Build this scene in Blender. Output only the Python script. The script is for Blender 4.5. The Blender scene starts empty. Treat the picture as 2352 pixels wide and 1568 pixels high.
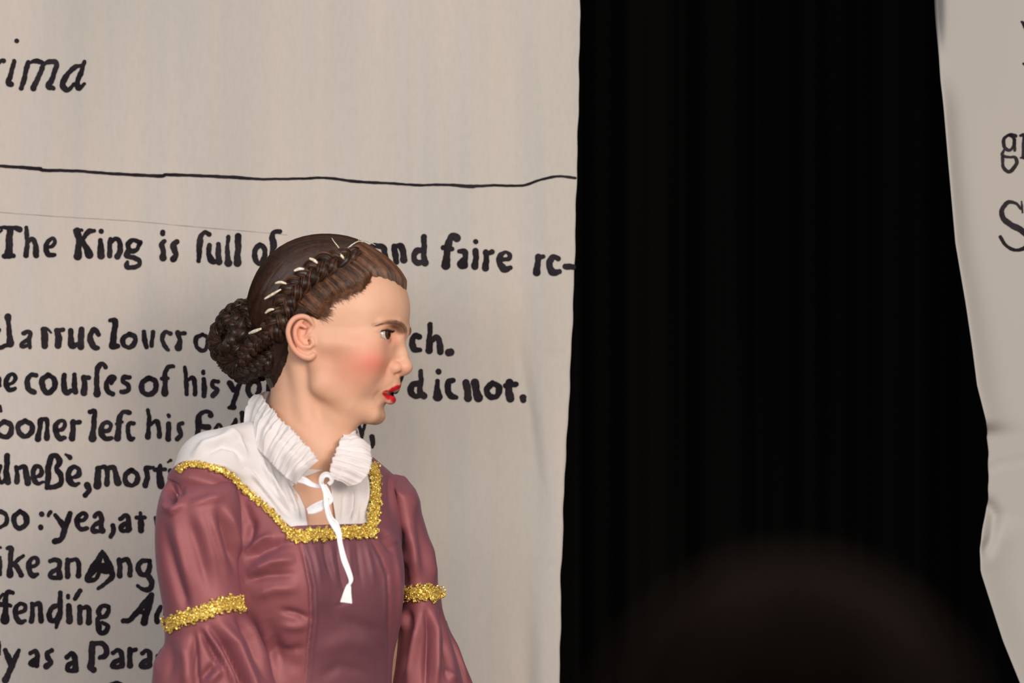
import bpy, math, random
import numpy as np
from mathutils import Vector, Matrix

# ---------------------------------------------------------------- camera, world, lights, exposure
SC = bpy.context.scene
COL = SC.collection
D0 = 6.0                      # camera to actress
K = 0.0005                    # metres per photo pixel at the actress
CZ = 1.525                    # camera height above the stage boards
ZF = -0.25                    # auditorium floor
cam_d = bpy.data.cameras.new('camera'); cam = bpy.data.objects.new('camera', cam_d); COL.objects.link(cam)
cam.location = (0, -D0, CZ); cam.rotation_euler = (math.pi / 2, 0, 0)
cam_d.sensor_width = 36.0; cam_d.lens = 36.0 * D0 / (2352 * K)
cam_d.dof.use_dof = True; cam_d.dof.focus_distance = D0 + 0.11; cam_d.dof.aperture_fstop = 4.2
cam_d.clip_end = 60
SC.camera = cam

world = bpy.data.worlds.new('world'); SC.world = world; world.use_nodes = True
wn = world.node_tree.nodes; wl = world.node_tree.links
bg = wn['Background']; tcw = wn.new('ShaderNodeTexCoord'); sx = wn.new('ShaderNodeSeparateXYZ'); rmp = wn.new('ShaderNodeValToRGB')
wl.new(tcw.outputs['Generated'], sx.inputs[0]); mpr = wn.new('ShaderNodeMapRange')
mpr.inputs[1].default_value = -1; mpr.inputs[2].default_value = 1
wl.new(sx.outputs[2], mpr.inputs[0]); wl.new(mpr.outputs[0], rmp.inputs[0]); wl.new(rmp.outputs[0], bg.inputs[0])
rmp.color_ramp.elements[0].color = (0.07, 0.045, 0.035, 1); rmp.color_ramp.elements[1].color = (0.85, 0.90, 1.0, 1)
for p_, c_ in ((.42, (.16, .12, .10, 1)), (.55, (.42, .38, .36, 1)), (.75, (.85, .88, .95, 1))):
    e_ = rmp.color_ramp.elements.new(p_); e_.color = c_
bg.inputs[1].default_value = 0.44

def area(name, loc, target, size, sizey, power, col):
    l = bpy.data.lights.new(name, 'AREA'); l.shape = 'RECTANGLE'; l.size = size; l.size_y = sizey
    l.energy = power; l.color = col
    o = bpy.data.objects.new(name, l); COL.objects.link(o); o.location = loc
    o.rotation_euler = (Vector(target) - Vector(loc)).to_track_quat('-Z', 'Y').to_euler()
    return o
area('stage_light_warm', (0.55, -3.3, 2.5), (-0.05, 0, 0.9), 2.8, 1.0, 72, (1.0, 0.90, 0.80))
area('fill_light_left', (-1.5, -3.3, 2.15), (-0.1, 0, 0.95), 1.4, 1.0, 38, (0.94, 0.95, 1.0))  # left fill, added to lighten her shadow on the banner
area('fill_light_right', (1.55, -3.3, 2.1), (0.1, 0, 1.0), 1.2, 1.0, 50, (1.0, 0.9, 0.82))  # right fill, added to brighten the far sleeve

vs = SC.view_settings
SC.display_settings.display_device = 'sRGB'
vs.view_transform = 'Standard'; vs.look = 'None'; vs.exposure = 0.0; vs.gamma = 1.0; vs.use_curve_mapping = False

# ---------------------------------------------------------------- helpers
FINE = globals().get('FINE', 0.85)       # face voxel, millimetres
rng = np.random.default_rng(7)
random.seed(7)

def P2W(px, py, y=0.0):
    s = (D0 + y) / (D0 / K)
    return ((px - 1176) * s, y, CZ + (784 - py) * s)
def W2P(v):
    v = np.asarray(v, float); s = (D0 / K) / (D0 + v[..., 1])
    return 1176 + v[..., 0] * s, 784 - (v[..., 2] - CZ) * s

def new_mesh(name, verts, faces, mat=None, parent=None, smooth=True, mats=None):
    me = bpy.data.meshes.new(name)
    verts = np.asarray(verts, np.float32)
    if isinstance(faces, np.ndarray):
        n, k = faces.shape
        me.vertices.add(len(verts)); me.vertices.foreach_set('co', verts.ravel())
        me.loops.add(n * k); me.loops.foreach_set('vertex_index', faces.astype(np.int32).ravel())
        me.polygons.add(n); me.polygons.foreach_set('loop_start', np.arange(0, n * k, k, dtype=np.int32))
        me.update(calc_edges=True); me.validate()
    else:
        me.from_pydata([tuple(map(float, v)) for v in verts], [], [tuple(map(int, f)) for f in faces]); me.update()
    if smooth: me.polygons.foreach_set('use_smooth', np.ones(len(me.polygons), bool))
    if mat: me.materials.append(mat)
    o = bpy.data.objects.new(name, me); COL.objects.link(o)
    if parent is not None: o.parent = parent
    return o
def tag(o, label=None, cat=None, group=None, kind=None):
    if label: o['label'] = label
    if cat: o['category'] = cat
    if group: o['group'] = group
    if kind: o['kind'] = kind
    return o
def empty(name, loc=(0, 0, 0)):
    o = bpy.data.objects.new(name, None); COL.objects.link(o); o.location = loc; o.empty_display_size = .1
    return o
def mod(o, kind, **kw):
    m = o.modifiers.new(kind.lower(), kind)
    for k, v in kw.items(): setattr(m, k, v)
    return m

def mat(name, col=(.8, .8, .8), rough=.6, **kw):
    m = bpy.data.materials.new(name); m.use_nodes = True
    b = m.node_tree.nodes['Principled BSDF']
    b.inputs['Base Color'].default_value = (*col, 1); b.inputs['Roughness'].default_value = rough
    for k, v in kw.items(): b.inputs[k.replace('_', ' ')].default_value = v
    return m, m.node_tree.nodes, m.node_tree.links, b
def noise_col(nodes, links, b, c1, c2, scale, detail=3, stretch=(1, 1, 1), fac=(0.35, 0.65), coord='Object', inp='Base Color'):
    tc = nodes.new('ShaderNodeTexCoord'); mp = nodes.new('ShaderNodeMapping'); nz = nodes.new('ShaderNodeTexNoise'); cr = nodes.new('ShaderNodeValToRGB')
    mp.inputs['Scale'].default_value = stretch
    links.new(tc.outputs[coord], mp.inputs[0]); links.new(mp.outputs[0], nz.inputs[0])
    nz.inputs['Scale'].default_value = scale; nz.inputs['Detail'].default_value = detail
    cr.color_ramp.elements[0].position = fac[0]; cr.color_ramp.elements[1].position = fac[1]
    cr.color_ramp.elements[0].color = (*c1, 1); cr.color_ramp.elements[1].color = (*c2, 1)
    links.new(nz.outputs[0], cr.inputs[0])
    if b is not None: links.new(cr.outputs[0], b.inputs[inp])
    return nz, cr
def bump(nodes, links, b, scale, strength, dist=.001, detail=3, stretch=(1, 1, 1), coord='Object', prev=None):
    tc = nodes.new('ShaderNodeTexCoord'); mp = nodes.new('ShaderNodeMapping'); nz = nodes.new('ShaderNodeTexNoise'); bp = nodes.new('ShaderNodeBump')
    mp.inputs['Scale'].default_value = stretch
    links.new(tc.outputs[coord], mp.inputs[0]); links.new(mp.outputs[0], nz.inputs[0])
    nz.inputs['Scale'].default_value = scale; nz.inputs['Detail'].default_value = detail
    bp.inputs['Strength'].default_value = strength; bp.inputs['Distance'].default_value = dist
    links.new(nz.outputs[0], bp.inputs['Height']); links.new(bp.outputs[0], b.inputs['Normal'])
    if prev is not None: links.new(prev.outputs[0], bp.inputs['Normal'])
    return bp

def catmull(P, n=8, closed=False):
    P = np.asarray(P, float)
    if len(P) < 3 and not closed:
        t = np.linspace(0, 1, n * (len(P) - 1) + 1)[:, None]
        return P[0] * (1 - t) + P[-1] * t if len(P) == 2 else P
    Q = np.vstack([P[-1:], P, P[:2]]) if closed else np.vstack([2 * P[0] - P[1], P, 2 * P[-1] - P[-2]])
    out = []
    for i in range(1, len(Q) - 2):
        p0, p1, p2, p3 = Q[i - 1], Q[i], Q[i + 1], Q[i + 2]
        for t in np.arange(n) / n:
            out.append(0.5 * ((2 * p1) + (p2 - p0) * t + (2 * p0 - 5 * p1 + 4 * p2 - p3) * t * t + (3 * p1 - p0 - 3 * p2 + p3) * t ** 3))
    if not closed: out.append(Q[-2])
    return np.array(out)
def resample(P, n):
    P = np.asarray(P, float); d = np.r_[0, np.cumsum(np.linalg.norm(np.diff(P[:, :3], axis=0), axis=1))]
    t = np.linspace(0, d[-1], n)
    return np.stack([np.interp(t, d, P[:, i]) for i in range(P.shape[1])], 1)
def sstep(a, b, x):
    t = np.clip((x - a) / (b - a), 0, 1); return t * t * (3 - 2 * t)
def seg_dist2d(X, Z, poly):
    """distance to a 2-D polyline and the parameter along it"""
    best = np.full(X.shape, 1e9); par = np.zeros(X.shape); L = len(poly) - 1
    for i in range(L):
        ax, az = poly[i][0], poly[i][1]; bx, bz = poly[i + 1][0], poly[i + 1][1]
        dx, dz = bx - ax, bz - az; t = np.clip(((X - ax) * dx + (Z - az) * dz) / (dx * dx + dz * dz + 1e-12), 0, 1)
        d = np.hypot(X - ax - t * dx, Z - az - t * dz); m = d < best
        best[m] = d[m]; par[m] = (i + t[m]) / L
    return best, par
def poly_sd(X, Z, poly):
    """signed distance to closed polygon, negative inside"""
    d, _ = seg_dist2d(X, Z, list(poly) + [poly[0]])
    ins = np.zeros(X.shape, bool); n = len(poly)
    for i in range(n):
        x1, z1 = poly[i][:2]; x2, z2 = poly[(i + 1) % n][:2]
        c = (z1 > Z) != (z2 > Z)
        with np.errstate(divide='ignore', invalid='ignore'):
            xi = (x2 - x1) * (Z - z1) / (z2 - z1 + 1e-12) + x1
        ins ^= c & (X < xi)
    return np.where(ins, -d, d)

def surface_nets(F, xs, ys, zs):
    S = F < 0
    c = np.zeros((F.shape[0] - 1, F.shape[1] - 1, F.shape[2] - 1), np.uint8)
    for i in (0, 1):
        for j in (0, 1):
            for k in (0, 1):
                c += S[i:S.shape[0] - 1 + i, j:S.shape[1] - 1 + j, k:S.shape[2] - 1 + k]
    I, J, Kk = np.nonzero((c > 0) & (c < 8)); n = len(I)
    idx = np.full(c.shape, -1, np.int32); idx[I, J, Kk] = np.arange(n)
    V = np.zeros((n, 3)); cnt = np.zeros(n)
    G = (xs, ys, zs)
    corners = [(0, 0, 0), (1, 0, 0), (0, 1, 0), (1, 1, 0), (0, 0, 1), (1, 0, 1), (0, 1, 1), (1, 1, 1)]
    for a in corners:
        for ax in range(3):
            if a[ax]: continue
            b = list(a); b[ax] = 1
            fa = F[I + a[0], J + a[1], Kk + a[2]]; fb = F[I + b[0], J + b[1], Kk + b[2]]
            m = (fa < 0) != (fb < 0)
            t = np.where(m, fa / np.where(m, fa - fb, 1), 0)
            p = np.stack([xs[I + a[0]], ys[J + a[1]], zs[Kk + a[2]]], 1).astype(float)
            q = np.stack([xs[I + b[0]], ys[J + b[1]], zs[Kk + b[2]]], 1)
            p += (q - p) * t[:, None]
            V += p * m[:, None]; cnt += m
    V /= cnt[:, None]
    faces = []
    # edges along x
    A = S[:-1, 1:-1, 1:-1]; B = S[1:, 1:-1, 1:-1]; i, j, k = np.nonzero(A != B); j += 1; k += 1
    q = np.stack([idx[i, j - 1, k - 1], idx[i, j, k - 1], idx[i, j, k], idx[i, j - 1, k]], 1); f = A[i, j - 1, k - 1]
    q[~f] = q[~f][:, ::-1]; faces.append(q)
    A = S[1:-1, :-1, 1:-1]; B = S[1:-1, 1:, 1:-1]; i, j, k = np.nonzero(A != B); i += 1; k += 1
    q = np.stack([idx[i - 1, j, k - 1], idx[i - 1, j, k], idx[i, j, k], idx[i, j, k - 1]], 1); f = A[i - 1, j, k - 1]
    q[~f] = q[~f][:, ::-1]; faces.append(q)
    A = S[1:-1, 1:-1, :-1]; B = S[1:-1, 1:-1, 1:]; i, j, k = np.nonzero(A != B); i += 1; j += 1
    q = np.stack([idx[i - 1, j - 1, k], idx[i, j - 1, k], idx[i, j, k], idx[i - 1, j, k]], 1); f = A[i - 1, j - 1, k]
    q[~f] = q[~f][:, ::-1]; faces.append(q)
    return V, np.vstack(faces)

class Grid:
    """implicit surface on a (non-uniform) grid, millimetres or metres"""
    def __init__(s, xs, ys, zs, big=500.):
        s.g = [np.asarray(a, np.float32) for a in (xs, ys, zs)]
        s.F = np.full([len(a) for a in s.g], big, np.float32)
    def box(s, lo, hi):
        sl = []
        for a, l, h in zip(s.g, lo, hi):
            i = max(0, np.searchsorted(a, l) - 1); j = min(len(a), np.searchsorted(a, h) + 1)
            if j <= i: return None
            sl.append(slice(i, j))
        return tuple(sl)
    def coords(s, sl):
        return (s.g[0][sl[0]][:, None, None], s.g[1][sl[1]][None, :, None], s.g[2][sl[2]][None, None, :])
    def apply(s, lo, hi, fn, k=0, op='u'):
        ex = (k + 22 * s.pad if k > 6 * s.pad or op == 'u' and k == 0 else k + 4 * s.pad)
        lo = np.asarray(lo, float) - ex; hi = np.asarray(hi, float) + ex
        sl = s.box(lo, hi)
        if sl is None: return
        X, Y, Z = s.coords(sl); f = fn(X, Y, Z); A = s.F[sl]
        if op == 'u':
            if k > 0:
                h = np.clip(0.5 + 0.5 * (A - f) / k, 0, 1); s.F[sl] = A + (f - A) * h - k * h * (1 - h)
            else: s.F[sl] = np.minimum(A, f)
        elif op == 's':
            f = -f
            if k > 0:
                h = np.clip(0.5 - 0.5 * (A - f) / k, 0, 1); s.F[sl] = A + (f - A) * h + k * h * (1 - h)
            else: s.F[sl] = np.maximum(A, f)
        elif op == 'add': s.F[sl] = A + f
    pad = 1.0
    def ell(s, c, r, k=0, op='u', R=None, sym=False):
        cs = [c] if not sym else [c, (c[0], -c[1], c[2])]
        for n, c in enumerate(cs):
            c = np.asarray(c, float); r = np.asarray(r, float); m = r.max() if R is not None else r
            RR = None
            if R is not None:
                RR = np.array(R)
                if n == 1: RR = np.diag([1, -1, 1]) @ RR @ np.diag([1, -1, 1])
            def fn(X, Y, Z):
                x, y, z = X - c[0], Y - c[1], Z - c[2]
                if RR is not None:
                    x, y, z = (RR[0, 0] * x + RR[1, 0] * y + RR[2, 0] * z, RR[0, 1] * x + RR[1, 1] * y + RR[2, 1] * z, RR[0, 2] * x + RR[1, 2] * y + RR[2, 2] * z)
                k0 = np.sqrt((x / r[0]) ** 2 + (y / r[1]) ** 2 + (z / r[2]) ** 2)
                k1 = np.sqrt((x / r[0] ** 2) ** 2 + (y / r[1] ** 2) ** 2 + (z / r[2] ** 2) ** 2)
                return k0 * (k0 - 1) / (k1 + 1e-9)
            s.apply(c - m, c + m, fn, k, op)
    def cap(s, a, b, ra, rb, k=0, op='u', sym=False):
        prs = [(a, b)] if not sym else [(a, b), ((a[0], -a[1], a[2]), (b[0], -b[1], b[2]))]
        for a, b in prs:
            a = np.asarray(a, float); b = np.asarray(b, float); d = b - a; L = (d @ d) + 1e-9; R = max(ra, rb)
            def fn(X, Y, Z):
                t = np.clip(((X - a[0]) * d[0] + (Y - a[1]) * d[1] + (Z - a[2]) * d[2]) / L, 0, 1)
                return np.sqrt((X - a[0] - t * d[0]) ** 2 + (Y - a[1] - t * d[1]) ** 2 + (Z - a[2] - t * d[2]) ** 2) - (ra + (rb - ra) * t)
            s.apply(np.minimum(a, b) - R, np.maximum(a, b) + R, fn, k, op)
    def chain(s, pts, k=0, op='u', sym=False, own=0):
        """chain of rounded cones (x,y,z,r), unioned exactly first then blended"""
        sets = [pts] if not sym else [pts, [(p[0], -p[1], p[2], p[3]) for p in pts]]
        for P in sets:
            P = np.array(P, float); R = P[:, 3].max()
            def fn(X, Y, Z):
                out = None
                for i in range(len(P) - 1):
                    a = P[i, :3]; d = P[i + 1, :3] - a; L = d @ d + 1e-9
                    t = np.clip(((X - a[0]) * d[0] + (Y - a[1]) * d[1] + (Z - a[2]) * d[2]) / L, 0, 1)
                    f = np.sqrt((X - a[0] - t * d[0]) ** 2 + (Y - a[1] - t * d[1]) ** 2 + (Z - a[2] - t * d[2]) ** 2) - (P[i, 3] + (P[i + 1, 3] - P[i, 3]) * t)
                    if out is None: out = f
                    elif own > 0:
                        h = np.clip(.5 + .5 * (out - f) / own, 0, 1); out = out + (f - out) * h - own * h * (1 - h)
                    else: out = np.minimum(out, f)
                return out
            s.apply(P[:, :3].min(0) - R, P[:, :3].max(0) + R, fn, k, op)
    def bumpg(s, c, r, amp, sym=False):
        """add -amp*gaussian (positive amp pushes the surface out)"""
        cs = [c] if not sym else [c, (c[0], -c[1], c[2])]
        r = np.asarray(r, float) * np.ones(3)
        for c in cs:
            c = np.asarray(c, float)
            s.apply(c - 3 * r, c + 3 * r, lambda X, Y, Z: -amp * np.exp(-((X - c[0]) / r[0]) ** 2 - ((Y - c[1]) / r[1]) ** 2 - ((Z - c[2]) / r[2]) ** 2), 0, 'add')
    def sample(s, V):
        V = np.asarray(V, float); out = []
        ii = []; tt = []
        for a in range(3):
            g = s.g[a]; i = np.clip(np.searchsorted(g, V[:, a]) - 1, 0, len(g) - 2)
            t = np.clip((V[:, a] - g[i]) / (g[i + 1] - g[i]), 0, 1); ii.append(i); tt.append(t)
        r = 0
        for a in (0, 1):
            for b in (0, 1):
                for c in (0, 1):
                    w = (tt[0] if a else 1 - tt[0]) * (tt[1] if b else 1 - tt[1]) * (tt[2] if c else 1 - tt[2])
                    r = r + w * s.F[ii[0] + a, ii[1] + b, ii[2] + c]
        return r
    def grad(s, V, e=None):
        e = e or s.pad; g = np.stack([s.sample(V + np.eye(3)[a] * e) - s.sample(V - np.eye(3)[a] * e) for a in range(3)], 1) / (2 * e)
        return g
    def mesh(s, relax=1):
        V, Q = surface_nets(s.F, *s.g)
        for _ in range(relax):
            g = s.grad(V); n2 = (g * g).sum(1) + 1e-6
            V = V - np.clip(s.sample(V) / n2, -s.pad, s.pad)[:, None] * g
        return V, Q
    def raymarch(s, O, Dv, t0, t1, n=200, iso=0.0):
        """first crossing of F<iso along rays; returns points and hit mask"""
        O = np.asarray(O, float); Dv = np.asarray(Dv, float); ts = np.linspace(t0, t1, n); hit = np.full(len(O), np.nan); prev = s.sample(O + Dv * ts[0]) - iso
        for a, b in zip(ts[:-1], ts[1:]):
            f = s.sample(O + Dv * b) - iso; m = np.isnan(hit) & (prev > 0) & (f <= 0)
            hit[m] = a + (b - a) * prev[m] / (prev[m] - f[m]); prev = f
        return O + Dv * np.where(np.isnan(hit), t1, hit)[:, None], ~np.isnan(hit)

def clip_mesh(V, Q, g):
    """keep the part of a quad mesh where g>0, cutting faces along g=0; returns verts, tris"""
    T = np.vstack([Q[:, [0, 1, 2]], Q[:, [0, 2, 3]]]) if Q.shape[1] == 4 else Q
    s = g[T] > 0; n = s.sum(1); V = list(map(tuple, V)); out = list(map(tuple, T[n == 3])); cache = {}
    def cut(a, b):
        key = (min(a, b), max(a, b))
        if key not in cache:
            t = g[a] / (g[a] - g[b]); pa, pb = V[a], V[b]; V.append(tuple(pa[i] + (pb[i] - pa[i]) * t for i in range(3))); cache[key] = len(V) - 1
        return cache[key]
    for tri, ss, k in zip(T[(n > 0) & (n < 3)], s[(n > 0) & (n < 3)], n[(n > 0) & (n < 3)]):
        r = int(np.argmax(ss)) if k == 1 else int(np.argmin(ss))
        a, b, c = int(tri[r]), int(tri[(r + 1) % 3]), int(tri[(r + 2) % 3])
        if k == 1: out.append((a, cut(a, b), cut(a, c)))
        else:
            e, f = cut(a, b), cut(a, c); out += [(e, b, c), (e, c, f)]
    V = np.array(V); T = np.array(out); used = np.unique(T); mp = np.full(len(V), -1); mp[used] = np.arange(len(used))
    return V[used], mp[T]

def frames(P):
    P = np.asarray(P, float); T = np.gradient(P, axis=0); T /= np.linalg.norm(T, axis=1)[:, None] + 1e-12
    N = np.zeros_like(P); r = np.array([0, -1., 0.3]); N[0] = r - (r @ T[0]) * T[0]; N[0] /= np.linalg.norm(N[0])
    for i in range(1, len(P)):
        v = N[i - 1] - (N[i - 1] @ T[i]) * T[i]; N[i] = v / (np.linalg.norm(v) + 1e-12)
    return T, N, np.cross(T, N)
def tube(P, R, sides=8, N=None, flat=1.0, caps=True, noise=None):
    """tube along P with radius array R; returns verts, faces(list of quads)"""
    P = np.asarray(P, float); n = len(P); R = np.asarray(R) * np.ones(n)
    T, N0, B0 = frames(P)
    if N is not None:
        N0 = N - (N * T).sum(1)[:, None] * T; N0 /= np.linalg.norm(N0, axis=1)[:, None] + 1e-12; B0 = np.cross(T, N0)
    a = np.linspace(0, 2 * math.pi, sides, endpoint=False)
    rr = R[:, None] * np.ones((1, sides))
    if noise is not None: rr = rr * (1 + noise)
    V = P[:, None, :] + rr[..., None] * (np.cos(a)[None, :, None] * N0[:, None, :] * flat + np.sin(a)[None, :, None] * B0[:, None, :])
    V = V.reshape(-1, 3); i, j = np.meshgrid(np.arange(n - 1), np.arange(sides), indexing='ij'); j2 = (j + 1) % sides
    F = np.stack([i * sides + j, i * sides + j2, (i + 1) * sides + j2, (i + 1) * sides + j], -1).reshape(-1, 4)
    if caps:
        V = np.vstack([V, P[:1], P[-1:]]); c0 = n * sides; c1 = c0 + 1; jj = np.arange(sides); k = (jj + 1) % sides
        F = np.vstack([F, np.stack([k, jj, jj * 0 + c0, jj * 0 + c0], 1), np.stack([(n - 1) * sides + jj, (n - 1) * sides + k, jj * 0 + c1, jj * 0 + c1], 1)])
    return V, F
class MB:
    def __init__(s): s.V = []; s.F = []; s.n = 0; s.c = []
    def add(s, V, F, c=None):
        V = np.asarray(V); s.V.append(V); s.F.extend([tuple(dict.fromkeys(int(x) + s.n for x in f)) for f in F]); s.n += len(V)
        if c is not None: s.c.append(np.full(len(V), c) if np.isscalar(c) else c)
    def build(s, name, m=None, parent=None, smooth=True):
        o = new_mesh(name, np.vstack(s.V), s.F, m, parent, smooth)
        if s.c:
            a = o.data.attributes.new('shade', 'FLOAT', 'POINT'); a.data.foreach_set('value', np.concatenate(s.c).astype(np.float32))
        return o
def grid_faces(n, m, closed=False):
    i, j = np.meshgrid(np.arange(n - 1), np.arange(m if closed else m - 1), indexing='ij'); j2 = (j + 1) % m
    return np.stack([i * m + j, i * m + j2, (i + 1) * m + j2, (i + 1) * m + j], -1).reshape(-1, 4)
def box_mesh(lo, hi):
    x0, y0, z0 = lo; x1, y1, z1 = hi
    V = [(x, y, z) for x in (x0, x1) for y in (y0, y1) for z in (z0, z1)]
    return V, [(0, 1, 3, 2), (4, 6, 7, 5), (0, 4, 5, 1), (2, 3, 7, 6), (0, 2, 6, 4), (1, 5, 7, 3)]
def fnoise(x, seed, scale):
    """smooth 1-d/2-d noise from summed sines"""
    r = np.random.default_rng(seed); out = 0
    x = np.atleast_2d(x) if np.ndim(x) == 1 else x
    for _ in range(6):
        k = r.normal(size=x.shape[0]) * scale; out = out + np.sin(sum(k[i] * x[i] for i in range(len(k))) + r.uniform(0, 6.28))
    return out / 6 ** .5
# ================================================================ SETTING
m_wall, n_, l_, b_ = mat('dark_masking_wall', (.01, .01, .01), .95)
noise_col(n_, l_, b_, (.006, .006, .006), (.012, .011, .010), 4)
m_stage, n_, l_, b_ = mat('stage_boards', (.05, .035, .025), .55)
noise_col(n_, l_, b_, (.035, .024, .017), (.07, .048, .032), 6, 4, (1, 12, 1)); bump(n_, l_, b_, 8, .3, .002, 4, (1, 14, 1))
m_floor, n_, l_, b_ = mat('hall_floor', (.03, .026, .022), .6); noise_col(n_, l_, b_, (.02, .018, .016), (.045, .038, .032), 5)
V, F = box_mesh((-3.6, -1.2, ZF), (3.6, 2.4, 0)); o = new_mesh('floor', V, F, m_stage, smooth=False); tag(o, kind='structure')
V, F = box_mesh((-3.6, -7.5, ZF - .1), (3.6, -1.2, ZF)); o = new_mesh('floor_hall', V, F, m_floor, smooth=False); o.name = 'floor_hall'; tag(o, kind='structure')
V, F = box_mesh((-3.6, 2.4, ZF), (3.6, 2.55, 4.2)); o = new_mesh('wall_back', V, F, m_wall, smooth=False); tag(o, kind='structure')

# ---------------------------------------------------------------- cloth drops
def drape_mesh(name, xl, xr, z0, z1, yf, m, nx, nz, thick=.0012, parent=None):
    """xl,xr: functions of z giving the side edges; yf(x,z) depth"""
    z = np.linspace(z0, z1, nz); u = np.linspace(0, 1, nx)
    Z = np.repeat(z[:, None], nx, 1); L = xl(z)[:, None]; Rr = xr(z)[:, None]; X = L + (Rr - L) * u[None]
    Y = yf(X, Z); V = np.stack([X, Y, Z], -1).reshape(-1, 3)
    o = new_mesh(name, V, grid_faces(nz, nx), m, parent)
    mod(o, 'SOLIDIFY', thickness=thick, offset=1 if True else 0)
    return o
YB = .33
SB = (D0 + YB) / (D0 / K)
def edge_fn(pts, y):
    P = np.array([P2W(a, b, y) for a, b in pts]); o = np.argsort(P[:, 2]); zz, xx = P[o, 2], P[o, 0]
    def f(z): return np.interp(z, zz, xx)
    return f
m_cloth, n_, l_, b_ = mat('unbleached_cotton', (.5, .45, .39), .85)
b_.inputs['Sheen Weight'].default_value = .1
nz, cr = noise_col(n_, l_, None, (.490, .452, .402), (.560, .495, .436), 2.6, 2, (1.3, 1, .35), (.38, .62))
nz2, cr2 = noise_col(n_, l_, None, (.93, .96, 1.0), (1, 1, 1), 9, 2, (3.0, 1, .12), (.35, .6))
nz3, cr3 = noise_col(n_, l_, None, (.96, .955, .95), (1, 1, 1), 260, 2, (1, 1, .3), (.3, .6))
mx = n_.new('ShaderNodeMixRGB'); mx.blend_type = 'MULTIPLY'; mx.inputs[0].default_value = 1
mx2 = n_.new('ShaderNodeMixRGB'); mx2.blend_type = 'MULTIPLY'; mx2.inputs[0].default_value = 1
l_.new(cr.outputs[0], mx.inputs[1]); l_.new(cr2.outputs[0], mx.inputs[2]); l_.new(mx.outputs[0], mx2.inputs[1]); l_.new(cr3.outputs[0], mx2.inputs[2]); l_.new(mx2.outputs[0], b_.inputs['Base Color'])
bump(n_, l_, b_, 900, .12, .0004, 2)
m_ink, n_, l_, b_ = mat('black_paint', (.028, .022, .028), .9); b_.inputs['Specular IOR Level'].default_value = .12
noise_col(n_, l_, b_, (.014, .011, .014), (.034, .028, .033), 30, 4, (1, 1, 1), (.4, .75))

def px2x(px): return (px - 1176) * SB
def py2z(py): return CZ + (784 - py) * SB
folds = [  # px polyline, width px, depth m
    ([(1185, 240), (1195, 520), (1203, 800), (1222, 1000), (1245, 1200), (1262, 1500), (1268, 1800)], 20, .007),
    ([(1120, 300), (1160, 600), (1225, 900), (1262, 1120), (1285, 1420)], 14, -.0055),
    ([(1225, 100), (1232, 400), (1245, 640), (1262, 860), (1285, 1050)], 12, .004),
    ([(1170, -200), (1172, 200), (1178, 460)], 16, .005),
    ([(1215, -200), (1225, 150), (1222, 420)], 12, -.004),
    ([(1170, 620), (1205, 860), (1232, 1040), (1262, 1260)], 10, .005),
    ([(1150, 640), (1180, 820), (1210, 1000), (1245, 1200)], 9, -.004),
    ([(1000, 260), (1010, 600), (1005, 900), (1020, 1300)], 30, .0035),
    ([(1100, 300), (1108, 700), (1128, 1100), (1150, 1500)], 22, .004),
    ([(1200, 1250), (1210, 1568), (1215, 1900)], 18, .007),
    ([(1235, 1300), (1240, 1568), (1240, 1900)], 12, -.004),
    ([(60, -200), (68, 60), (84, 260), (92, 420)], 6, .0012),
    ([(950, -200), (958, 200), (965, 330)], 7, .0012),
    ([(100, 900), (106, 1300), (110, 1700)], 8, .001),
    ([(905, 1100), (912, 1568)], 20, .003),
    ([(1225, 822), (1262, 818), (1290, 814), (1325, 808)], 3, .0035), ([(1225, 1290), (1262, 1296), (1290, 1304), (1310, 1312)], 3, .003),
]
def banner_y(X, Z):
    PX = 1176 + X / SB; PY = 784 - (Z - CZ) / SB
    y = YB + .010 * np.sin(PX / 150 + .3) + .005 * np.sin(PX / 61 + PY / 900)
    for poly, w, dp in folds:  # ends fade out
        d, t = seg_dist2d(PX, PY, poly); y = y + .45 * dp * np.exp(-(d / (1.5 * w)) ** 2) * sstep(0, .5, t) * (1 - sstep(.5, 1, t))
    y = y + .012 * sstep(1240, 1330, PX) * 1.0
    return y
bn = empty('printed_cloth_banner', (px2x(400), YB, 0))
tag(bn, 'large unbleached cloth banner behind the woman, covered in hand-lettered old play text', 'banner')
def rel(o, par):
    o.parent = par; o.matrix_parent_inverse = Matrix.Translation(-Vector(par.location)); return o
bedge = edge_fn([(1336, -400), (1333, 0), (1329, 250), (1325, 400), (1319, 640), (1312, 810), (1305, 960), (1296, 1100), (1292, 1250), (1288, 1310), (1288, 1420), (1285, 1568), (1290, 2400), (1295, 4400)], YB)
wob = lambda z: bedge(z) + .0004 * np.sin(z * 70) + .0003 * np.sin(z * 151)
o = drape_mesh('cloth', lambda z: np.full(z.shape, px2x(-1400)), wob, .012, 3.3, banner_y, m_cloth, 420, 520, .001, None); rel(o, bn)
# top batten that carries the banner
m_bat, n_, l_, b_ = mat('black_batten', (.02, .02, .02), .5); noise_col(n_, l_, b_, (.015, .015, .015), (.03, .03, .03), 20)
V, F = tube(np.array([(px2x(-1450), YB, 3.31), (px2x(1360), YB, 3.31)]), .02, 16); o = new_mesh('batten', V, F, m_bat); rel(o, bn)

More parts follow.
